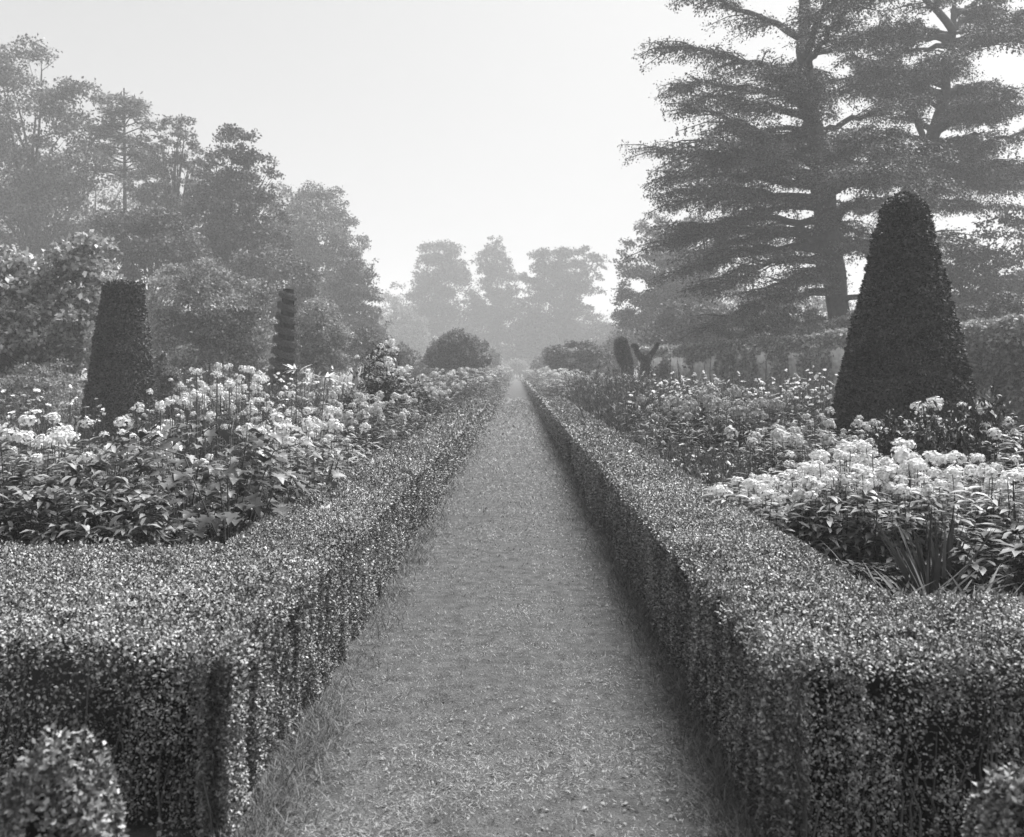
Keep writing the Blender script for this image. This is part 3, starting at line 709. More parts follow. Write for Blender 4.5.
for k in range(34):
    ay = rngc.uniform(-20, 215); ax = 940 if ay < 110 else 915; sg = rngc.choice([-1, 1]); limbs2.append((ax, ay + 8, ax + sg * rngc.uniform(35, 95), ay + rngc.uniform(-24, 14), rngc.uniform(-7, 7), rngc.uniform(4, 12), .65))
limbs2 = [q for q in limbs2 if q[1] > -12]
cedar('second cedar with forked leaning trunk rising behind the yew cone', 58, [(897, 400, 11), (899, 330, 9), (902, 260, 8), (908, 195, 7), (918, 165, 7), (934, 135, 6.5), (942, 105, 5.5), (948, 70, 4.5), (952, 30, 3), (955, -10, 1.5), (956, -30, .5)], limbs2, 162, .16)


# ================================================================== WALL, CLIMBERS, ARCH
def wall():
    A = np.array([14.6, 24.5]); B = np.array([7.6, 62.0]); d = B - A; L = np.linalg.norm(d); rz = math.atan2(d[1], d[0])
    t = thing('garden_wall', 'old pale brick garden wall with stone coping under climbers', 'wall', (A[0], A[1], 0), None, rz)
    h = 2.72
    box(MB(), 0, L, -.17, .17, 0, h).obj('brickwork', M['brick'], t)
    cb = MB(); n = 26
    for k in range(n):
        box(cb, L * k / n + .004, L * (k + 1) / n - .004, -.235, .235, h + .003, h + .085)
    cb.obj('coping', M['stone'], t)
    rng = np.random.default_rng(170)
    def climber(name, label, s0, s1, z0, z1, n, leaf, mtl, top=False, thr=.0, seed=1):
        c = thing(name, label, 'climber', (A[0] + d[0] * (s0 + s1) / 2 / L, A[1] + d[1] * (s0 + s1) / 2 / L, 0), 'climbers on the garden wall', rz)
        sx = rng.uniform(s0, s1, n) - (s0 + s1) / 2; z = rng.uniform(z0, z1, n); P = np.stack([sx, rng.uniform(.19, .42, n), z], 1)
        if top: P[:, 1] = rng.uniform(-.4, .45, n)
        q = noise(P * [.9, 0, 1.1], seed) + .5 * noise(P * [2.6, 0, 2.2], seed + 1)
        if not top: P[:, 1] += .25 * np.clip(q, -.3, 1)
        else: P[:, 2] += .12 * q
        e = 1 - np.abs(sx) / ((s1 - s0) / 2)
        keep = (q > thr + rng.uniform(-.3, .3, n)) & (rng.uniform(0, 1, n) < e * 6)
        P = P[keep]; m = len(P); mb = MB()
        N = np.array([0, 1, .4]) if not top else np.array([0, .5, 1])
        leaves(mb, P, rdir(rng, m) - [0, 0, .3], rdir(rng, m) * .7 + N, leaf * rng.uniform(.6, 1.4, m), .7)
        mb.obj('foliage', M[mtl], c)
        for k in range(6):
            sb = MB()
            x = rng.uniform(s0, s1) - (s0 + s1) / 2
            tube(sb, [(x, .2, 0), (x + rng.normal(0, .1), .2, z1 * .5), (x + rng.normal(0, .3), .2, z1 * .9)], [.03, .02, .008], 5, False); sb.obj('stem', M['twig'], c)
    climber('climbing_rose', 'thick leafy fringe growing along the near half of the wall top', 0, L * .55, 2.45, 3.1, 26000, .13, 'palel', True, -.6, 171)
    climber('climbing_rose', 'thin leafy fringe growing along the far half of the wall top', L * .55, L, 2.5, 3.05, 15000, .16, 'palel', True, -.5, 172)
    climber('wall_climber', 'dark climber on the wall beside the yew cone', 0.2, 11.6, .1, 2.6, 18000, .14, 'tree', False, -.5, 173)
    climber('wall_climber', 'leafy climber left of the bare pale patch of wall', 13.4, 22.5, .2, 2.6, 12000, .16, 'palel', False, -.35, 174)
    climber('wall_climber', 'leafy climber at the middle of the wall', 22.0, 29.0, .2, 2.6, 10000, .18, 'palel', False, .0, 175)
    climber('wall_climber', 'ragged climber at the far end of the wall', 28.5, L, .2, 2.3, 6000, .2, 'tree', False, .38, 176)


wall()


def arch():
    rng = np.random.default_rng(180); Y = 199.0
    t = thing('rose_arch', 'hazy leafy arch closing the far end of the walk', 'arch', ((517 - VX) * Y / F, Y, 0))
    a = np.linspace(0, PI, 22); R = 2.1
    fb = MB()
    for y in (-.4, .4):
        pts = [(-R, y, 0)] + [(-R * math.cos(x), y, 1.5 + R * math.sin(x)) for x in a] + [(R, y, 0)]
        tube(fb, pts, .04, 6)
    fb.obj('frame', M['twig'], t)
    n = 2600; s = rng.uniform(0, PI, n); P = np.stack([-R * np.cos(s), rng.normal(0, .4, n), 1.5 + R * np.sin(s)], 1) + rng.normal(0, .17, (n, 3))
    low = rng.uniform(0, 1, n) < .3; P[low, 2] = rng.uniform(0, 1.6, low.sum()); P[low, 0] = np.sign(P[low, 0]) * R + rng.normal(0, .2, low.sum())
    mb = MB(); leaves(mb, P, rdir(rng, n), rdir(rng, n) + [0, -.3, .5], .4 * rng.uniform(.6, 1.3, n), .6); mb.obj('foliage', M['treel'], t)


arch()


# ================================================================== BORDER PLANTS
# every maker returns a fresh thing at the origin; copies share its meshes
def petals(mb, Cn, N, r, rng, k=5, cup=.15):
    """flat five petalled florets"""
    n = len(Cn); N = unit(N); A = unit(np.cross(N, rdir(rng, n))); B = np.cross(N, A)
    rows = [Cn]; r = np.broadcast_to(r, (n,))[:, None]
    for i in range(k):
        for da, rr, up in ((-.5, .62, .1), (0, 1.0, cup)):
            a = (i + da) * 2 * PI / k
            rows.append(Cn + (A * math.cos(a) + B * math.sin(a)) * r * rr + N * r * up)
    V = np.stack(rows, 1); m = 2 * k + 1; q = np.arange(n)[:, None] * m
    fs = [q + np.array([[0, 1 + 2 * i, 2 + 2 * i, 1 + (2 * i + 2) % (2 * k)]]) for i in range(k)]
    return mb.add(V, np.concatenate(fs))


def phlox_head(seed, mtl, n=54, r=.0135, R=.055):
    rng = np.random.default_rng(seed); d = rdir(rng, n); d[:, 2] = np.where(d[:, 2] < -.3, -d[:, 2], d[:, 2])
    P = d * [R, R, R * 1.05] * rng.uniform(.75, 1.1, (n, 1)) + [0, 0, R * .8]
    mb = MB(); petals(mb, P, d + rdir(rng, n) * .4, r * rng.uniform(.8, 1.2, n), rng)
    return mb.mesh('flower_head', M[mtl])


HEADS = {m: [phlox_head(200 + k + 10 * j, m) for k in range(4)] for j, m in enumerate(('white', 'pale', 'pink'))}


def phlox_foliage(rng, r, h, nst, leaf, mtl, t, lean=.15, lo=.05, fine=True, whorl=11):
    a = rng.uniform(0, 2 * PI, nst); q = np.sqrt(rng.uniform(0, 1, nst)) * r
    base = np.stack([q * np.cos(a) * 1.05, q * np.sin(a) * 1.05, 0 * a], 1)
    tip = np.stack([q * np.cos(a) * (1 + lean), q * np.sin(a) * (1 + lean), h * rng.uniform(.62, 1.08, nst) * (1 - .25 * (q / r) ** 2)], 1)
    sb = MB(); lb = MB()
    for b, e in zip(base, tip):
        m = (b + e) / 2 + [*rng.normal(0, .02, 2), 0]
        tube(sb, [b, m, e], [.006, .005, .003], 4, False)
    P = []; D = []
    for i in range(whorl):
        u = lo + (.97 - lo) * (i + rng.uniform(-.3, .3, nst)) / whorl
        p = base + (tip - base) * u[:, None]
        aa = rng.uniform(0, 2 * PI, nst)
        for s in (0, PI / 2, PI, 1.5 * PI):
            P.append(p); D.append(np.stack([np.cos(aa + s), np.sin(aa + s), rng.uniform(-.15, .45, nst)], 1))
    ks = nst * 8; aa = rng.uniform(0, 2 * PI, ks); zz = rng.uniform(.05, .82, ks) * h; rr = r * (1.34 - .42 * zz / h) * rng.uniform(.9, 1.08, ks) * (1 + .12 * np.sin(aa * 3 + 1))
    P.append(np.stack([rr * np.cos(aa), rr * np.sin(aa), zz], 1)); D.append(np.stack([np.cos(aa + rng.normal(0, .8, ks)), np.sin(aa + rng.normal(0, .8, ks)), rng.uniform(-.25, .5, ks)], 1))
    P = np.concatenate(P); D = np.concatenate(D); n = len(P)
    keep = rng.uniform(0, 1, n) < .85; P = P[keep]; D = D[keep]; n = len(P)
    leaves(lb, P, D, rdir(rng, n) * .35 + [0, 0, 1], leaf * rng.uniform(.6, 1.25, n), .3, .12, .2, fine=fine)
    lb.obj('foliage', M[mtl], t); sb.obj('stem', M['stem'], t)
    return tip


def make_phlox(seed, petal='white', leafm='phleaf', r=.45, h=1.0, nst=34, heads=20, leaf=.10, spread=1.0, hs=1.0, fine=True, whorl=11):
    rng = np.random.default_rng(seed)
    t = thing('phlox_clump', 'x', 'flowering plant')
    tip = phlox_foliage(rng, r, h, nst, leaf, leafm, t, fine=fine, whorl=whorl)
    order = np.argsort(-(tip[:, 2] + rng.normal(0, .09 * h, nst)))[:heads]
    for i, k in enumerate(order):
        o = link('flower_head', HEADS[petal][i % 4], t); o.location = tip[k] - [0, 0, .02]
        s = rng.uniform(.5, 1.4) * hs; o.scale = (s, s, s * rng.uniform(.85, 1.25)); o.rotation_euler = (rng.normal(0, .25), rng.normal(0, .25), rng.uniform(0, 6))
    return t


def make_leafy(seed, mtl='gloss', r=.5, h=.8, n=900, leaf=.12, wr=.34, flowers=0):
    """bushy clump of pointed leaves"""
    rng = np.random.default_rng(seed); t = thing('leafy_clump', 'x', 'plant')
    d = rdir(rng, n); d[:, 2] = np.abs(d[:, 2]); rr = rng.uniform(.3, 1, n) ** .4 * (1 + .15 * noise(d * 3, seed))
    P = d * [r, r, h] * rr[:, None]
    # rosettes: leaves gathered at shoot tips
    k = n // 7; tips = P[:k]; j = rng.integers(0, k, n); ph = rng.uniform(0, 2 * PI, n)
    P = tips[j] + rng.normal(0, .012, (n, 3)); D = np.stack([np.cos(ph), np.sin(ph), rng.uniform(-.25, .75, n)], 1) + d[j] * [.5, .5, .2]
    mb = MB(); leaves(mb, P, D, rdir(rng, n) * .3 + [0, 0, 1], leaf * rng.uniform(.55, 1.25, n), wr, .13, .25, fine=True); mb.obj('foliage', M[mtl], t)
    sb = MB()
    for p in tips[::2]: tube(sb, [p * [.15, .15, 0], p * [.6, .6, .6], p], [.006, .005, .003], 4, False)
    sb.obj('stem', M['stem'], t)
    return t


def make_palmate(seed, r=.5, h=1.0, n=70, size=.2, mtl='dark'):
    """big lobed leaves held flat in layers"""
    rng = np.random.default_rng(seed); t = thing('lobed_leaf_plant', 'x', 'plant')
    lb = MB(); sb = MB()
    out = [(0, 0), (.16, -.14), (.5, .02), (.34, .2), (.62, .46), (.3, .44), (.2, .62), (0, 1.0), (-.2, .62), (-.3, .44), (-.62, .46), (-.34, .2), (-.5, .02), (-.16, -.14)]
    O = np.array(out)
    for k in range(n):
        a = rng.uniform(0, 2 * PI); q = r * rng.uniform(.15, 1) ** .6; z = h * rng.uniform(.04, 1.0) * (1 - .25 * (q / r) ** 2)
        p = np.array([q * math.cos(a), q * math.sin(a), z]); s = size * rng.uniform(.55, 1.2) * (1.15 - .4 * z / h)
        D = unit(np.array([math.cos(a + rng.normal(0, .5)), math.sin(a + rng.normal(0, .5)), rng.uniform(-.35, .05)])); N = unit(np.array([*rng.normal(0, .22, 2), 1.0])); S = unit(np.cross(D, N)); N = np.cross(S, D)
        mid = p + D * s * .42
        V = p + O[:, 1:2] * D * s + O[:, :1] * S * s + N * (np.abs(O[:, :1]) * .16 - .18 * O[:, 1:2] ** 2) * s
        V = np.vstack([V, mid - N * .03 * s]); m = len(O)
        lb.add(V, [(i, (i + 1) % m, m) for i in range(m)])
        if k % 9 == 0: tube(sb, [(p[0] * .15, p[1] * .15, max(0, z - .5 * h)), p * [.6, .6, 1] - [0, 0, .05], p], [.005, .004, .003], 4, False)
    lb.obj('foliage', M[mtl], t); sb.obj('stem', M['stem'], t)
    return t


def make_strap(seed, r=.14, h=.36, n=70, w=.016, bend=.7, spread=.8, mtl='strap', name='strap_leaf_tuft'):
    rng = np.random.default_rng(seed); t = thing(name, 'x', 'plant')
    a = rng.uniform(0, 2 * PI, n); q = r * np.sqrt(rng.uniform(0, 1, n))
    P = np.stack([q * np.cos(a), q * np.sin(a), 0 * a], 1); D = np.stack([np.cos(a) * spread, np.sin(a) * spread, np.full(n, 1.)], 1) + rng.normal(0, .18, (n, 3))
    mb = MB(); straps(mb, P, D, h * rng.uniform(.6, 1.2, n), w * rng.uniform(.7, 1.2, n), bend * rng.uniform(.4, 1.4, n), 5, rng); mb.obj('leaf_blade', M[mtl], t)
    return t


def make_airy(seed, r=.5, h=.8, n=1500, leaf=.035, fl=34, petal='white', fr=.02, mtl='mid', hvar=.35, name='airy_flower_clump'):
    """light small leaved plant with scattered open flowers on thin stems"""
    rng = np.random.default_rng(seed); t = thing(name, 'x', 'flowering plant')
    nst = 60; a = rng.uniform(0, 2 * PI, nst); q = r * np.sqrt(rng.uniform(0, 1, nst)); tip = np.stack([q * np.cos(a), q * np.sin(a), h * rng.uniform(1 - hvar, 1.05, nst) * (1 - .25 * (q / r) ** 2)], 1)
    sb = MB()
    for p in tip: tube(sb, [p * [.5, .5, 0], p * [.8, .8, .5] + [*rng.normal(0, .02, 2), 0], p], [.005, .004, .0025], 4, False)
    j = rng.integers(0, nst, n); u = rng.uniform(.05, .95, n)[:, None]; P = tip[j] * (np.array([.5, .5, 0]) * (1 - u) + u) + rng.normal(0, .035, (n, 3))
    P[:, 2] = np.maximum(P[:, 2], .02)
    mb = MB(); leaves(mb, P, rdir(rng, n) + [0, 0, .5], rdir(rng, n) + [0, 0, .6], leaf * rng.uniform(.6, 1.4, n), .3); mb.obj('foliage', M[mtl], t); sb.obj('stem', M['stem'], t)
    if fl:
        k = rng.choice(nst, min(fl, nst), replace=False)
        for i in k:
            o = link('bloom', BLOOMS[petal][int(rng.integers(0, 3))], t); o.location = tip[i]; s = fr / .028 * rng.uniform(.7, 1.25); o.scale = (s,) * 3
            o.rotation_euler = (rng.normal(.3, .35), rng.normal(0, .35), rng.uniform(0, 6))
    return t


def bloom_mesh(seed, mtl):
    rng = np.random.default_rng(seed); n = 5; d = rdir(rng, n) * [1, 1, .25]; d[0] = 0
    mb = MB(); petals(mb, d * .035, rdir(rng, n) * .35 + [0, 0, 1], .026 * rng.uniform(.8, 1.2, n), rng, 6, .2)
    return mb.mesh('bloom', M[mtl])


BLOOMS = {m: [bloom_mesh(300 + k, m) for k in range(3)] for m in ('white', 'pale', 'pink')}


def make_spire(seed, r=.5, h=1.0, n=45, mtl='mid'):
    """feathery upright spikes"""
    rng = np.random.default_rng(seed); t = thing('feathery_plant', 'x', 'plant'); mb = MB(); sb = MB()
    P = []; D = []
    for k in range(n):
        a = rng.uniform(0, 2 * PI); q = r * math.sqrt(rng.uniform(0, 1)); b = np.array([q * math.cos(a) * .6, q * math.sin(a) * .6, 0]); e = b + [q * .6 * math.cos(a), q * .6 * math.sin(a), h * rng.uniform(.6, 1.1)]
        tube(sb, [b, (b + e) / 2, e], [.007, .005, .002], 4, False)
        m = 46; u = rng.uniform(.1, 1, m)[:, None]; P.append(b + (e - b) * u); D.append(rdir(rng, m) * [1, 1, .3] + [0, 0, .9])
    P = np.concatenate(P); D = np.concatenate(D); m = len(P)
    leaves(mb, P, D, rdir(rng, m) + [0, 0, .4], .075 * rng.uniform(.5, 1.3, m), .16); mb.obj('foliage', M[mtl], t); sb.obj('stem', M['stem'], t)
    return t


def make_lily(seed):
    rng = np.random.default_rng(seed); t = thing('lily', 'x', 'flowering plant'); sb = MB(); lb = MB()
    for k in range(2):
        b = np.array([k * .22, 0, 0]); e = b + [.05 + .1 * k, 0, 1.62 - .1 * k]; tube(sb, [b, (b + e) / 2 + [.02, 0, 0], e], [.009, .007, .005], 5, False)
        n = 46; u = rng.uniform(.08, .85, n)[:, None]; a = rng.uniform(0, 2 * PI, n)
        leaves(lb, b + (e - b) * u, np.stack([np.cos(a), np.sin(a), rng.uniform(-.1, .5, n)], 1), rdir(rng, n) * .2 + [0, 0, 1], .15 * rng.uniform(.7, 1.2, n), .13, .1, .25, fine=True)
        for j in range(3):
            a = j * 2.1 + k + .4; d = np.array([math.cos(a), math.sin(a) * .8, .15]); c0 = e + d * .06; N = unit(d)
            A = unit(np.cross(N, [0, 0, 1.0])); B = np.cross(N, A); fm = MB()
            ang = np.arange(6) * PI / 3; DD = np.cos(ang)[:, None] * A + np.sin(ang)[:, None] * B
            straps(fm, np.repeat(c0[None], 6, 0), DD * .55 + N, .15, .03, .25, 4); fm.obj('trumpet', M['white'], t)
            tube(sb, [e, e + d * .03, c0], .004, 4, False)
    lb.obj('foliage', M['mid'], t); sb.obj('stem', M['stem'], t)
    return t


def make_shrub(seed, r=.9, h=1.9, n=4200, leaf=.085, mtl='dark', heads=0, petal='white'):
    rng = np.random.default_rng(seed); t = thing('border_shrub', 'x', 'shrub'); mb = MB(); sb = MB()
    k = 40; d = rdir(rng, k); d[:, 2] = np.abs(d[:, 2]); c_ = d * [r * .75, r * .75, h * .8] * rng.uniform(.5, 1, (k, 1)) + [0, 0, .12]
    i = rng.integers(0, k, n); dd = rdir(rng, n); P = c_[i] + dd * .3 * r * rng.uniform(.3, 1, (n, 1)) * [1, 1, .9]; P[:, 2] = np.maximum(P[:, 2], .02)
    leaves(mb, P, rdir(rng, n) + dd * .4, rdir(rng, n) * .6 + dd * .3 + [0, 0, .6], leaf * rng.uniform(.6, 1.3, n), .4, .12, .15); mb.obj('foliage', M[mtl], t)
    for p in c_[::2]: tube(sb, [(0, 0, 0), p * [.5, .5, .6], p], [.018, .012, .005], 5, False)
    sb.obj('stem', M['twig'], t)
    tops = c_[np.argsort(-c_[:, 2])]
    for q in range(heads):
        o = link('flower_head', HEADS[petal][q % 4], t); b = tops[q % 22]; o.location = b + rng.normal(0, .16 * r, 3) * [1, 1, .3] + [0, -.1 * r, .29 * r * rng.uniform(.7, 1.1)]
        s = rng.uniform(.8, 1.5); o.scale = (s,) * 3; o.rotation_euler = (0, 0, rng.uniform(0, 6))
    return t


def copy_tree(o):
    c_ = o.copy(); C.objects.link(c_)
    for ch in o.children:
        d = ch.copy(); C.objects.link(d); d.parent = c_
    return c_


PROTO = {}
def plant(kind, maker, x, y, label, group, s=1.0, sz=1.0, rz=None, seed=[0]):
    """the first of a kind is the maker's own thing; later ones are copies with their own pose and label"""
    seed[0] += 1; r = np.random.default_rng(9000 + seed[0])
    key = kind
    lst = PROTO.setdefault(key, [])
    if len(lst) < maker[1]:
        o = maker[0](500 + 17 * len(PROTO) + len(lst)); lst.append([o, False])
    e = lst[(seed[0]) % len(lst)] if len(lst) >= maker[1] else lst[-1]
    o = e[0] if not e[1] else copy_tree(e[0]); e[1] = True
    o.location = (x, y, .02); o.rotation_euler[2] = r.uniform(0, 6.28) if rz is None else rz; o.scale = (s, s, s * sz)
    o['label'] = label; o['group'] = group
    return o


K_white = (lambda s: make_phlox(s, 'white', nst=44, heads=13), 3)
K_whited = (lambda s: make_phlox(s, 'white', r=.44, h=1.02, nst=44, heads=16, leaf=.12, hs=1.0, whorl=10), 3)
K_pale = (lambda s: make_phlox(s, 'pale', 'mid', r=.5, h=.9, nst=40, heads=14, fine=False, whorl=14), 3)
K_pink = (lambda s: make_phlox(s, 'pink', 'mid', r=.5, h=.85, nst=40, heads=15, fine=False, whorl=14), 2)
K_anem = (lambda s: make_phlox(s, 'white', 'dark', r=.5, h=1.4, nst=48, heads=34, leaf=.06, hs=.68, whorl=7), 2)
K_leafy = (lambda s: make_leafy(s, 'gloss', .55, .8, 2300, .105), 2)
K_dark = (lambda s: make_leafy(s, 'dark', .6, .9, 1500, .15, .4), 2)
K_palm = (lambda s: make_palmate(s, .66, 1.0, 290, .115, 'gloss2'), 1)
K_strap = (lambda s: make_strap(s), 3)
K_iris = (lambda s: make_strap(s, .11, .84, 52, .038, .10, .16, 'strap', 'iris_clump'), 1)
K_swordy = (lambda s: make_strap(s, .2, .8, 60, .035, .6, .5, 'strap', 'sword_leaf_clump'), 1)
K_airy = (lambda s: make_airy(s), 3)
K_airyp = (lambda s: make_airy(s, petal='pale', fl=50, fr=.03), 2)
K_low = (lambda s: make_airy(s, .5, .55, 1900, .04, 6, 'white', .02, 'mid', .3, 'low_leafy_clump'), 2)
K_spire = (lambda s: make_spire(s), 2)
K_shrubw = (lambda s: make_shrub(s, .95, 1.75, 5200, .085, 'dark', 30), 1)
K_shrubd = (lambda s: make_shrub(s, .95, 1.2, 5200, .09, 'dark', 0), 2)
K_lily = (lambda s: make_lily(s), 1)

BL = 'plants in the border with the spiral'
BR = 'plants in the border below the wall'

BED = .16
def put(k, nm, px, Y, label, s=1.0, sz=1.0, grp=None, rz=None):
    x = (px - VX) * Y / F
    o = plant(nm, k, x, Y, label, grp, s, sz, rz)
    o.location.z = BED
    return o


# ---- border with the spiral
for px, Y, s, sz, lb in [
        (66, 6.35, 1.0, 1.0, 'shining pointed leaf clump at the hedge return, under the squat yew'),
        (122, 6.25, .95, 1.0, 'shining pointed leaf clump between the lobed leaf plant and its twin'),
        (12, 6.6, 1.05, 1.0, 'shining pointed leaf clump farthest out along the hedge return'),
        (95, 7.1, 1.05, 1.12, 'taller shining pointed leaf clump just below the white phlox heads')]:
    put(K_leafy, 'leafy', px, Y, lb, s, sz * 1.04, BL)
for px, Y, s, sz, lb in [
        (228, 6.95, 1.0, 1.05, 'big lobed dark leaves spreading over the hedge corner'),
        (276, 7.7, .85, 1.0, 'smaller lobed leaf plant pressed against the hedge'),
        (188, 7.5, .9, 1.15, 'lobed leaf plant shaded at the back of the larger one')]:
    put(K_palm, 'palm', px, Y, lb, s, sz * 1.2, BL)
for px, Y, s, sz, lb in [
        (66, 8.1, 1.2, .98, 'tall white phlox below the outer edge of the squat yew'),
        (108, 8.9, 1.2, .95, 'tall white phlox right in front of the squat yew'),
        (146, 8.3, 1.1, .95, 'white phlox between the squat yew and the thin stemmed flowers'),
        (28, 8.6, 1.2, 1.0, 'tall white phlox below the big leaved shrub'),
        (300, 9.9, 1.05, 1.1, 'white phlox behind the sword leaves by the hedge'),
        (330, 11.2, 1.05, 1.1, 'white phlox below the two lilies, against the hedge'),
        (282, 9.0, 1.0, 1.2, 'white phlox between thin stemmed flowers and the sword leaves')]:
    put(K_white, 'white', px, Y, lb, s, sz * .86, BL)
for px, Y, s, sz, lb in [
        (200, 9.0, 1.0, 1.02, 'tall thin stemmed white flowers nearest the squat yew'),
        (228, 9.5, 1.0, 1.06, 'tallest thin stemmed white flowers, above the lobed leaf plant'),
        (258, 9.9, 1.0, 1.02, 'tall thin stemmed white flowers just below the spiral'),
        (240, 11.2, 1.05, 1.0, 'thin stemmed white flowers half hidden in the back of their row')]:
    put(K_anem, 'anem', px, Y, lb, s, sz * 1.0, BL)
put(K_swordy, 'sword', 312, 8.7, 'sword leaved clump beside the hedge under white phlox', 1.05, 1, BL)
put(K_lily, 'lily', 292, 11.2, 'two lily stems with long open trumpets', 1.0, .93, BL, 0)
put(K_shrubw, 'shrubw', 388, 20.5, 'dark rounded shrub starred with large white flowers', 1.2, 1.05, BL, 0)
put(K_shrubd, 'shrubd', 356, 22.5, 'dark shrub beside the white starred one', .9, 1.1, BL)
for px, Y, s, sz, lb in [
        (352, 12.6, 1.05, 1.1, 'pale phlox at the hedge, just beyond the lilies'),
        (372, 14.2, 1.05, 1.05, 'pale phlox at the hedge in front of the white starred shrub'),
        (390, 16.4, 1.1, 1.0, 'pale phlox at the hedge below the white starred shrub'),
        (410, 19.0, 1.1, 1.0, 'pale phlox at the hedge just past the white starred shrub'),
        (340, 13.9, 1.1, 1.1, 'pale phlox behind the hedge row, below the dark shrub'),
        (318, 12.6, 1.1, 1.1, 'pale phlox behind the lilies'),
        (362, 17.0, 1.1, 1.05, 'pale phlox at the foot of the dark shrub'),
        (425, 22.6, 1.2, 1.0, 'pale phlox at the hedge before the domed shrub'),
        (436, 26.0, 1.3, .9, 'pale phlox drift below the domed shrub'),
        (448, 30.5, 1.4, .85, 'pale phlox drift right under the domed shrub'),
        (418, 26.5, 1.3, .95, 'pale phlox behind the hedge row, left of the domed shrub')]:
    put(K_pale, 'pale', px, Y, lb, s, sz, BL)
for px, Y, s, sz, lb in [
        (165, 13.0, 1.2, 1.1, 'airy flowers at the foot of the squat yew'),
        (205, 14.5, 1.2, 1.3, 'airy flowers in front of the wide rounded shrub'),
        (250, 14.5, 1.2, 1.3, 'airy flowers before the spiral, squat yew side'),
        (290, 15.5, 1.2, 1.25, 'airy flowers before the spiral, hedge side'),
        (225, 18.5, 1.4, 1.2, 'airy flowers between wide rounded shrub and thin stemmed flowers'),
        (270, 20.5, 1.4, 1.3, 'airy flowers at the base of the spiral'),
        (316, 20.0, 1.4, 1.25, 'airy flowers between spiral and dark shrub'),
        (60, 13.5, 1.3, 1.2, 'airy flowers behind the tall white phlox'),
        (20, 13.0, 1.3, 1.2, 'airy flowers beyond the squat yew, outer edge'),
        (335, 26.5, 1.6, 1.2, 'airy flowers just beyond the dark shrub'),
        (395, 29.5, 1.6, 1.0, 'airy flowers beyond the white starred shrub'),
        (300, 26.0, 1.6, 1.2, 'airy flowers on the hedge side of the spiral base'),
        (190, 24.5, 1.7, 1.1, 'airy flowers under the wide rounded shrub')]:
    put(K_airy, 'airy', px, Y, lb, s, sz, BL)
for i, (Y, dx) in enumerate([(36, 2.2), (42, 2.3), (49, 2.2), (57, 2.3), (66, 2.4), (76, 2.3), (88, 2.4), (102, 2.4), (118, 2.5), (136, 2.6), (155, 2.6), (175, 2.6), (33, 3.6), (39, 3.8), (46, 3.9), (54, 4.0), (64, 4.1), (80, 4.2), (100, 4.4), (125, 4.4), (150, 4.5)]):
    put(K_airyp if i % 3 else K_pale, 'airyp' if i % 3 else 'pale', VX - 1000 * dx / Y, Y, 'small hazy pale flower clump dwindling along the spiral side hedge', 1.6 + Y * .012, .75, 'hazy far clumps of the spiral side border')

# ---- border below the wall
for px, Y, s, sz, lb in [
        (768, 7.5, .92, .94, 'white phlox at the path end of the near white bank'),
        (802, 7.35, .95, .98, 'second white phlox from the path end of the near bank'),
        (838, 7.4, .95, 1.0, 'third white phlox from the path end of the near bank'),
        (874, 7.3, 1.0, 1.0, 'white phlox in the middle of the near bank'),
        (905, 7.25, .98, .98, 'white phlox just behind the stiff iris fan'),
        (945, 7.4, 1.0, 1.0, 'white phlox on the far side of the iris fan'),
        (990, 7.3, 1.0, 1.0, 'white phlox at the outer end of the near bank'),
        (790, 8.1, 1.0, 1.0, 'white phlox in the second rank, path end'),
        (832, 8.15, 1.0, 1.02, 'white phlox in the second rank, below the pale phlox'),
        (872, 8.1, 1.05, 1.02, 'white phlox in the second rank, below the yew cone'),
        (916, 8.2, 1.05, 1.0, 'white phlox in the second rank, below the dark shrub'),
        (966, 8.2, 1.05, 1.03, 'white phlox in the second rank, outer end'),
        (962, 10.6, 1.2, .98, 'few white phlox heads above the dark shrub by the yew cone')]:
    put(K_whited, 'whited', px, Y, lb, s, sz * ((.74 + .17 * ((px * 7) % 10) / 10) if Y < 9 else .95), BR)
put(K_iris, 'iris', 934, 6.15, 'stiff fan of iris leaves in front of the white bank', .85, .82, BR)
for px, Y, s, lb in [(852, 5.35, 1.0, 'strap leaved tuft nearest the path, below the white bank'), (884, 5.15, 1.15, 'strap leaved tuft second from the path'),
                     (912, 4.95, 1.15, 'strap leaved tuft at the edge of the hedge return'), (934, 5.3, 1.2, 'strap leaved tuft right below the iris fan'),
                     (966, 5.0, 1.3, 'largest strap leaved tuft, outermost by the hedge return'), (900, 5.6, 1.15, 'strap leaved tuft tucked behind the others'), (1004, 5.2, 1.2, 'strap leaved tuft beyond the largest one')]:
    put(K_strap, 'strap', px, Y + .15, lb, s * 1.2, 1.15, BR)
for px, Y, s, sz, lb in [(1000, 6.3, .8, .7, 'dark broad leaf clump beside the iris fan'), (905, 6.5, .5, .55, 'dark leaf clump at the foot of the white bank'), (850, 6.6, .5, .5, 'dark leaf clump under the path end of the white bank')]:
    put(K_dark, 'dark', px, Y, lb, s, sz, BR)
for px, Y, s, sz, lb in [(892, 10.3, .62, 1.5, 'dark shrub in front of the yew cone'), (942, 10.1, .68, 1.55, 'dark shrub in front of the yew cone, outer side'), (990, 10.6, .75, 1.5, 'dark shrub outermost beyond the yew cone')]:
    put(K_shrubd, 'shrubd', px, Y, lb, s, sz, BR)
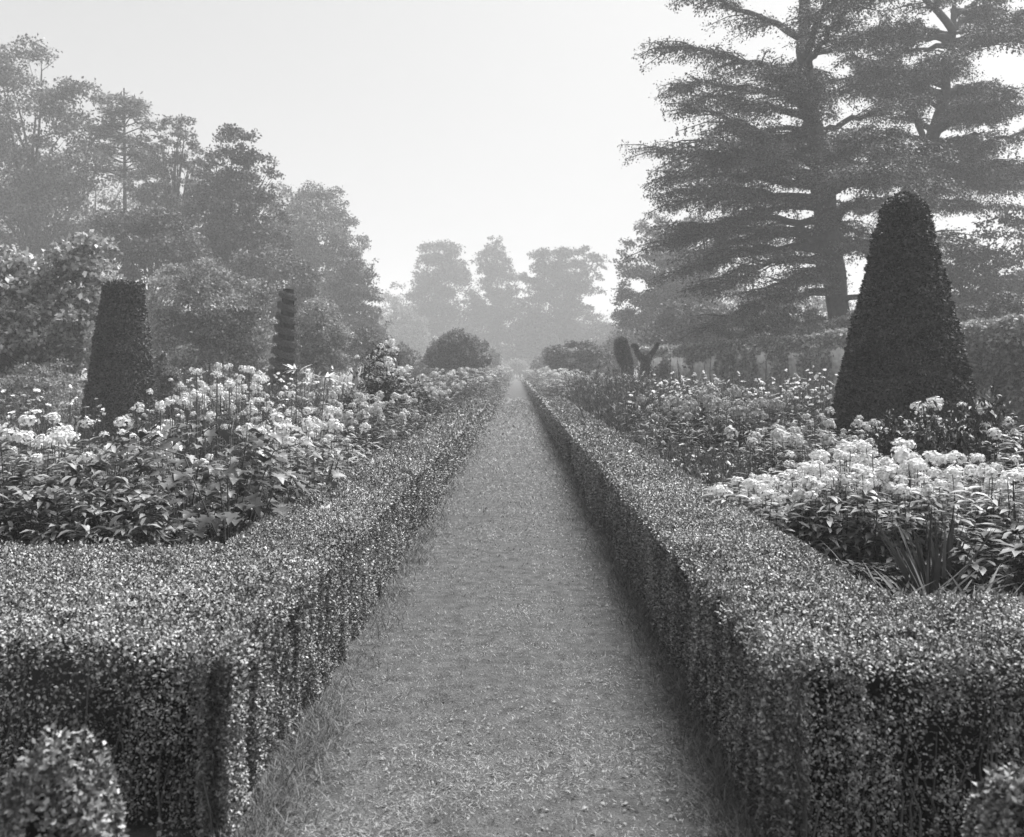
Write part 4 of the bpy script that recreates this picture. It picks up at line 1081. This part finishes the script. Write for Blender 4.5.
for px, Y, s, sz, lb in [
        (792, 10.2, 1.0, 1.08, 'pale phlox above the path end of the white bank'), (822, 10.6, 1.0, 1.1, 'pale phlox above the middle of the white bank'),
        (850, 11.0, 1.0, 1.1, 'pale phlox against the foot of the yew cone'), (768, 10.9, 1.0, 1.05, 'pale phlox between white bank and low leafy plants'),
        (835, 12.3, 1.05, 1.1, 'pale phlox behind the others by the yew cone'), (800, 12.4, 1.05, 1.05, 'pale phlox behind the others, path side'),
        (866, 9.6, .9, 1.1, 'pale phlox between the white bank and the dark shrub')]:
    put(K_pale, 'pale', px, Y, lb, s, sz * .86, BR)
for px, Y, s, sz, lb in [
        (742, 8.5, 1.1, 1.1, 'low leafy plants joining the white bank to the hedge'), (716, 9.3, 1.15, 1.15, 'low leafy plants spilling on the hedge beside the white bank'),
        (690, 10.4, 1.2, 1.15, 'low leafy plants by the hedge, before the pink phlox'), (724, 10.6, 1.2, 1.2, 'low leafy plants behind those spilling on the hedge'),
        (668, 11.9, 1.2, 1.1, 'low leafy plants by the hedge below pink phlox'), (752, 9.6, 1.1, 1.25, 'low leafy plants between white bank and pink phlox'),
        (650, 13.8, 1.2, 1.1, 'low leafy plants by the hedge near the feathery spikes')]:
    put(K_low, 'low', px, Y, lb, s, sz, BR)
for px, Y, s, sz, lb in [
        (690, 13.0, 1.1, 1.1, 'greyish pink phlox nearest the hedge'), (720, 12.8, 1.1, 1.15, 'greyish pink phlox behind the low leafy plants'),
        (752, 13.0, 1.1, 1.15, 'greyish pink phlox beside the pale phlox'), (668, 15.4, 1.1, 1.1, 'greyish pink phlox by the hedge, farther along'),
        (700, 15.6, 1.2, 1.15, 'greyish pink phlox in the middle of its drift'), (735, 15.8, 1.2, 1.15, 'greyish pink phlox at the back of its drift'), (775, 15.0, 1.2, 1.1, 'greyish pink phlox closest to the yew cone')]:
    put(K_pink, 'pink', px, Y, lb, s, sz, BR)
for px, Y, s, sz, lb in [
        (655, 19.0, 1.4, 1.1, 'white airy flowers by the hedge behind pink phlox'), (685, 19.5, 1.4, 1.15, 'white airy flowers behind the pink drift, hedge side'),
        (718, 19.0, 1.4, 1.15, 'white airy flowers behind the middle of the pink drift'), (752, 19.5, 1.4, 1.15, 'white airy flowers behind the pink drift, cone side'),
        (785, 18.5, 1.4, 1.15, 'white airy flowers on the path side of the yew cone'), (815, 18.5, 1.4, 1.2, 'white airy flowers touching the yew cone'),
        (670, 24.5, 1.6, 1.1, 'white airy flowers in front of the far climber'), (705, 24.5, 1.6, 1.1, 'white airy flowers in front of the middle climber'),
        (742, 24.5, 1.6, 1.1, 'white airy flowers below the middle of the wall'), (780, 24, 1.6, 1.15, 'white airy flowers below the bare patch of wall'),
        (815, 23.5, 1.6, 1.2, 'taller white airy flowers below the wall beside the cone'), (640, 25, 1.6, 1.1, 'white airy flowers below the bird topiary'),
        (655, 31, 1.8, 1.0, 'hazy white flowers beyond the pink drift'), (700, 31, 1.8, 1.0, 'hazy white flowers close under the wall')]:
    put(K_airy, 'airy', px, Y, lb, s, sz, BR)
for px, Y, s, sz, lb in [
        (618, 19.5, 1.3, 1.05, 'feathery spiked plant by the hedge, nearest one'), (606, 23.0, 1.4, 1.05, 'feathery spiked plant by the hedge, middle one'),
        (632, 22.0, 1.4, 1.1, 'tall feathery spiked plant below the yew column'), (597, 28.0, 1.6, 1.0, 'feathery spiked plant by the hedge, hazier far one'), (650, 28, 1.6, 1.1, 'feathery spiked plant below the bird topiary'), (634, 17.3, 1.1, 1.0, 'feathery spiked plant beside the pink phlox')]:
    put(K_spire, 'spire', px, Y, lb, s, sz, BR)
put(K_swordy, 'sword', 600, 20.5, 'pale sword leaves leaning over the hedge by the feathery spikes', 1.2, 1, BR)
for i, (Y, dx) in enumerate([(36, 2.2), (42, 2.2), (49, 2.2), (57, 2.3), (66, 2.4), (76, 2.3), (88, 2.4), (102, 2.4), (118, 2.5), (136, 2.6), (155, 2.6), (175, 2.6), (35, 3.7), (41, 3.8), (48, 3.9), (56, 4.0), (66, 4.1), (82, 4.2), (100, 4.4), (125, 4.4)]):
    w = i in (2, 3, 5)
    put(K_white if w else (K_airyp if i % 3 else K_pale), 'white' if w else ('airyp' if i % 3 else 'pale'), VX + 1000 * dx / Y, Y, 'small hazy pale flower clump dwindling along the wall side hedge', (1.5 if w else 1.6) + Y * .012, .7, 'hazy far clumps of the wall side border')

# ---- low leaves that cover the soil between the plants
rng = np.random.default_rng(190)
for sg in (-1, 1):
    n = 60000; Y = y_samples_r(rng, n, 4.6 if sg > 0 else 5.8, 190); X = sg * (1.75 + rng.uniform(0, 1, n) * np.clip(1.5 + .35 * Y, 2.5, 7.5))
    P = np.stack([X, Y, BED - .02 + rng.uniform(0, .16, n)], 1); P[:, 2] += .16 * np.clip(noise(P * [.8, .8, 0], 77), 0, 1)
    keep = noise(P * [1.2, 1.2, 0], 78) > rng.uniform(-.9, .2, n); keep &= ~((sg > 0) & (Y < 6.4)) | (rng.uniform(0, 1, n) < .25); P = P[keep]; n = len(P)
    s = np.maximum(.045, .0045 * P[:, 1]) * rng.uniform(.6, 1.3, n)
    mb = MB(); leaves(mb, P, rdir(rng, n) + [0, 0, .3], rdir(rng, n) * .6 + [0, 0, 1], s, .42)
    tag(mb.obj('ground_cover', M['mid']), None, None, kind='stuff')
    # flower specks of the far, uncountable part of the border
    n = 9000; Y = y_samples_r(rng, n, 40, 190); X = sg * (1.8 + rng.uniform(0, 1, n) ** 1.4 * 4.2)
    P = np.stack([X, Y, .35 + rng.uniform(0, .55, n)], 1); keep = noise(P * [.5, .25, 0], 79) > rng.uniform(-.5, .6, n); P = P[keep]; n = len(P)
    s = .0022 * P[:, 1] * rng.uniform(.6, 1.4, n)
    mb = MB(); leaves(mb, P, rdir(rng, n), rdir(rng, n) * .5 + [0, 0, 1], s, .8); tag(mb.obj('far_flowers', M['pale']), None, None, kind='stuff')
    n = 12000; Y = y_samples_r(rng, n, 34, 190); X = sg * (1.75 + rng.uniform(0, 1, n) * 5.0)
    P = np.stack([X, Y, .1 + rng.uniform(0, .75, n) * (.7 + .5 * noise(np.stack([X * .6, Y * .3, 0 * X], 1), 81))], 1)
    s = .0042 * P[:, 1] * rng.uniform(.6, 1.4, n)
    mb = MB(); leaves(mb, P, rdir(rng, n) + [0, 0, .4], rdir(rng, n) * .6 + [0, 0, 1], s, .4); tag(mb.obj('far_foliage', M['mid']), None, None, kind='stuff')

# ================================================================== AIR
hb = MB(); box(hb, -420, 420, -70, 600, -1.2, 44)
hm = bpy.data.materials.new('haze'); hm.use_nodes = True; nt = hm.node_tree
nt.nodes.remove(nt.nodes['Principled BSDF']); pv = nt.nodes.new('ShaderNodeVolumePrincipled')
pv.inputs['Color'].default_value = (.97, .97, .97, 1); pv.inputs['Density'].default_value = HAZE = .0020; pv.inputs['Anisotropy'].default_value = 0.0
nt.links.new(pv.outputs[0], nt.nodes['Material Output'].inputs['Volume'])
tag(hb.obj('haze', hm), None, None, kind='stuff')

# ================================================================== LIGHT, CAMERA
w = bpy.data.worlds.new('World'); SC.world = w; w.use_nodes = True
nt = w.node_tree; bg = nt.nodes['Background']; sky = nt.nodes.new('ShaderNodeTexSky')
sky.sky_type = 'NISHITA'; sky.sun_disc = False
SUN_EL, SUN_AZ = math.radians(60), math.radians(48)           # azimuth clockwise from the walk's direction
sky.sun_elevation = SUN_EL; sky.sun_rotation = SUN_AZ; sky.air_density = 1.0; sky.dust_density = 6.0; sky.ozone_density = 1.0
bw = nt.nodes.new('ShaderNodeRGBToBW'); pw = nt.nodes.new('ShaderNodeMath'); pw.operation = 'POWER'; pw.inputs[1].default_value = .66
ml = nt.nodes.new('ShaderNodeMath'); ml.operation = 'MULTIPLY'; ml.inputs[1].default_value = 1.12
nt.links.new(sky.outputs[0], bw.inputs[0]); nt.links.new(bw.outputs[0], pw.inputs[0]); nt.links.new(pw.outputs[0], ml.inputs[0]); nt.links.new(ml.outputs[0], bg.inputs['Color'])
bg.inputs['Strength'].default_value = .1
sl = bpy.data.lights.new('sun', 'SUN'); sl.energy = 3.3; sl.angle = math.radians(36); sl.color = (1, 1, 1)
so = link('sun', sl)
d = np.array([math.sin(SUN_AZ) * math.cos(SUN_EL), math.cos(SUN_AZ) * math.cos(SUN_EL), math.sin(SUN_EL)])
from mathutils import Vector
so.rotation_euler = Vector(d).to_track_quat('Z', 'Y').to_euler(); so.location = (30, 40, 60)

cam = bpy.data.cameras.new('camera'); co = link('camera', cam); SC.camera = co
co.location = (0, 0, EYE); co.rotation_euler = (PI / 2, 0, 0)
cam.sensor_width = 36; cam.lens = F / 1024 * 36
cam.shift_x = -(VX - 512) / 1024; cam.shift_y = -(418.5 - VY) / 1024
cam.clip_start = .05; cam.clip_end = 3000
cam.dof.use_dof = True; cam.dof.focus_distance = 9.0; cam.dof.aperture_fstop = 4.0

SC.view_settings.view_transform = 'Standard'; SC.view_settings.look = 'None'; SC.view_settings.gamma = 1; SC.view_settings.exposure = 1.5
SC.view_settings.use_curve_mapping = False
cy = SC.cycles
cy.max_bounces = 6; cy.diffuse_bounces = 2; cy.glossy_bounces = 2; cy.transmission_bounces = 3; cy.volume_bounces = 4; cy.transparent_max_bounces = 8
cy.caustics_reflective = False; cy.caustics_refractive = False
cy.use_denoising = True; cy.denoiser = 'OPENIMAGEDENOISE'; cy.denoising_input_passes = 'RGB_ALBEDO_NORMAL'; cy.denoising_prefilter = 'ACCURATE'
cy.use_adaptive_sampling = False
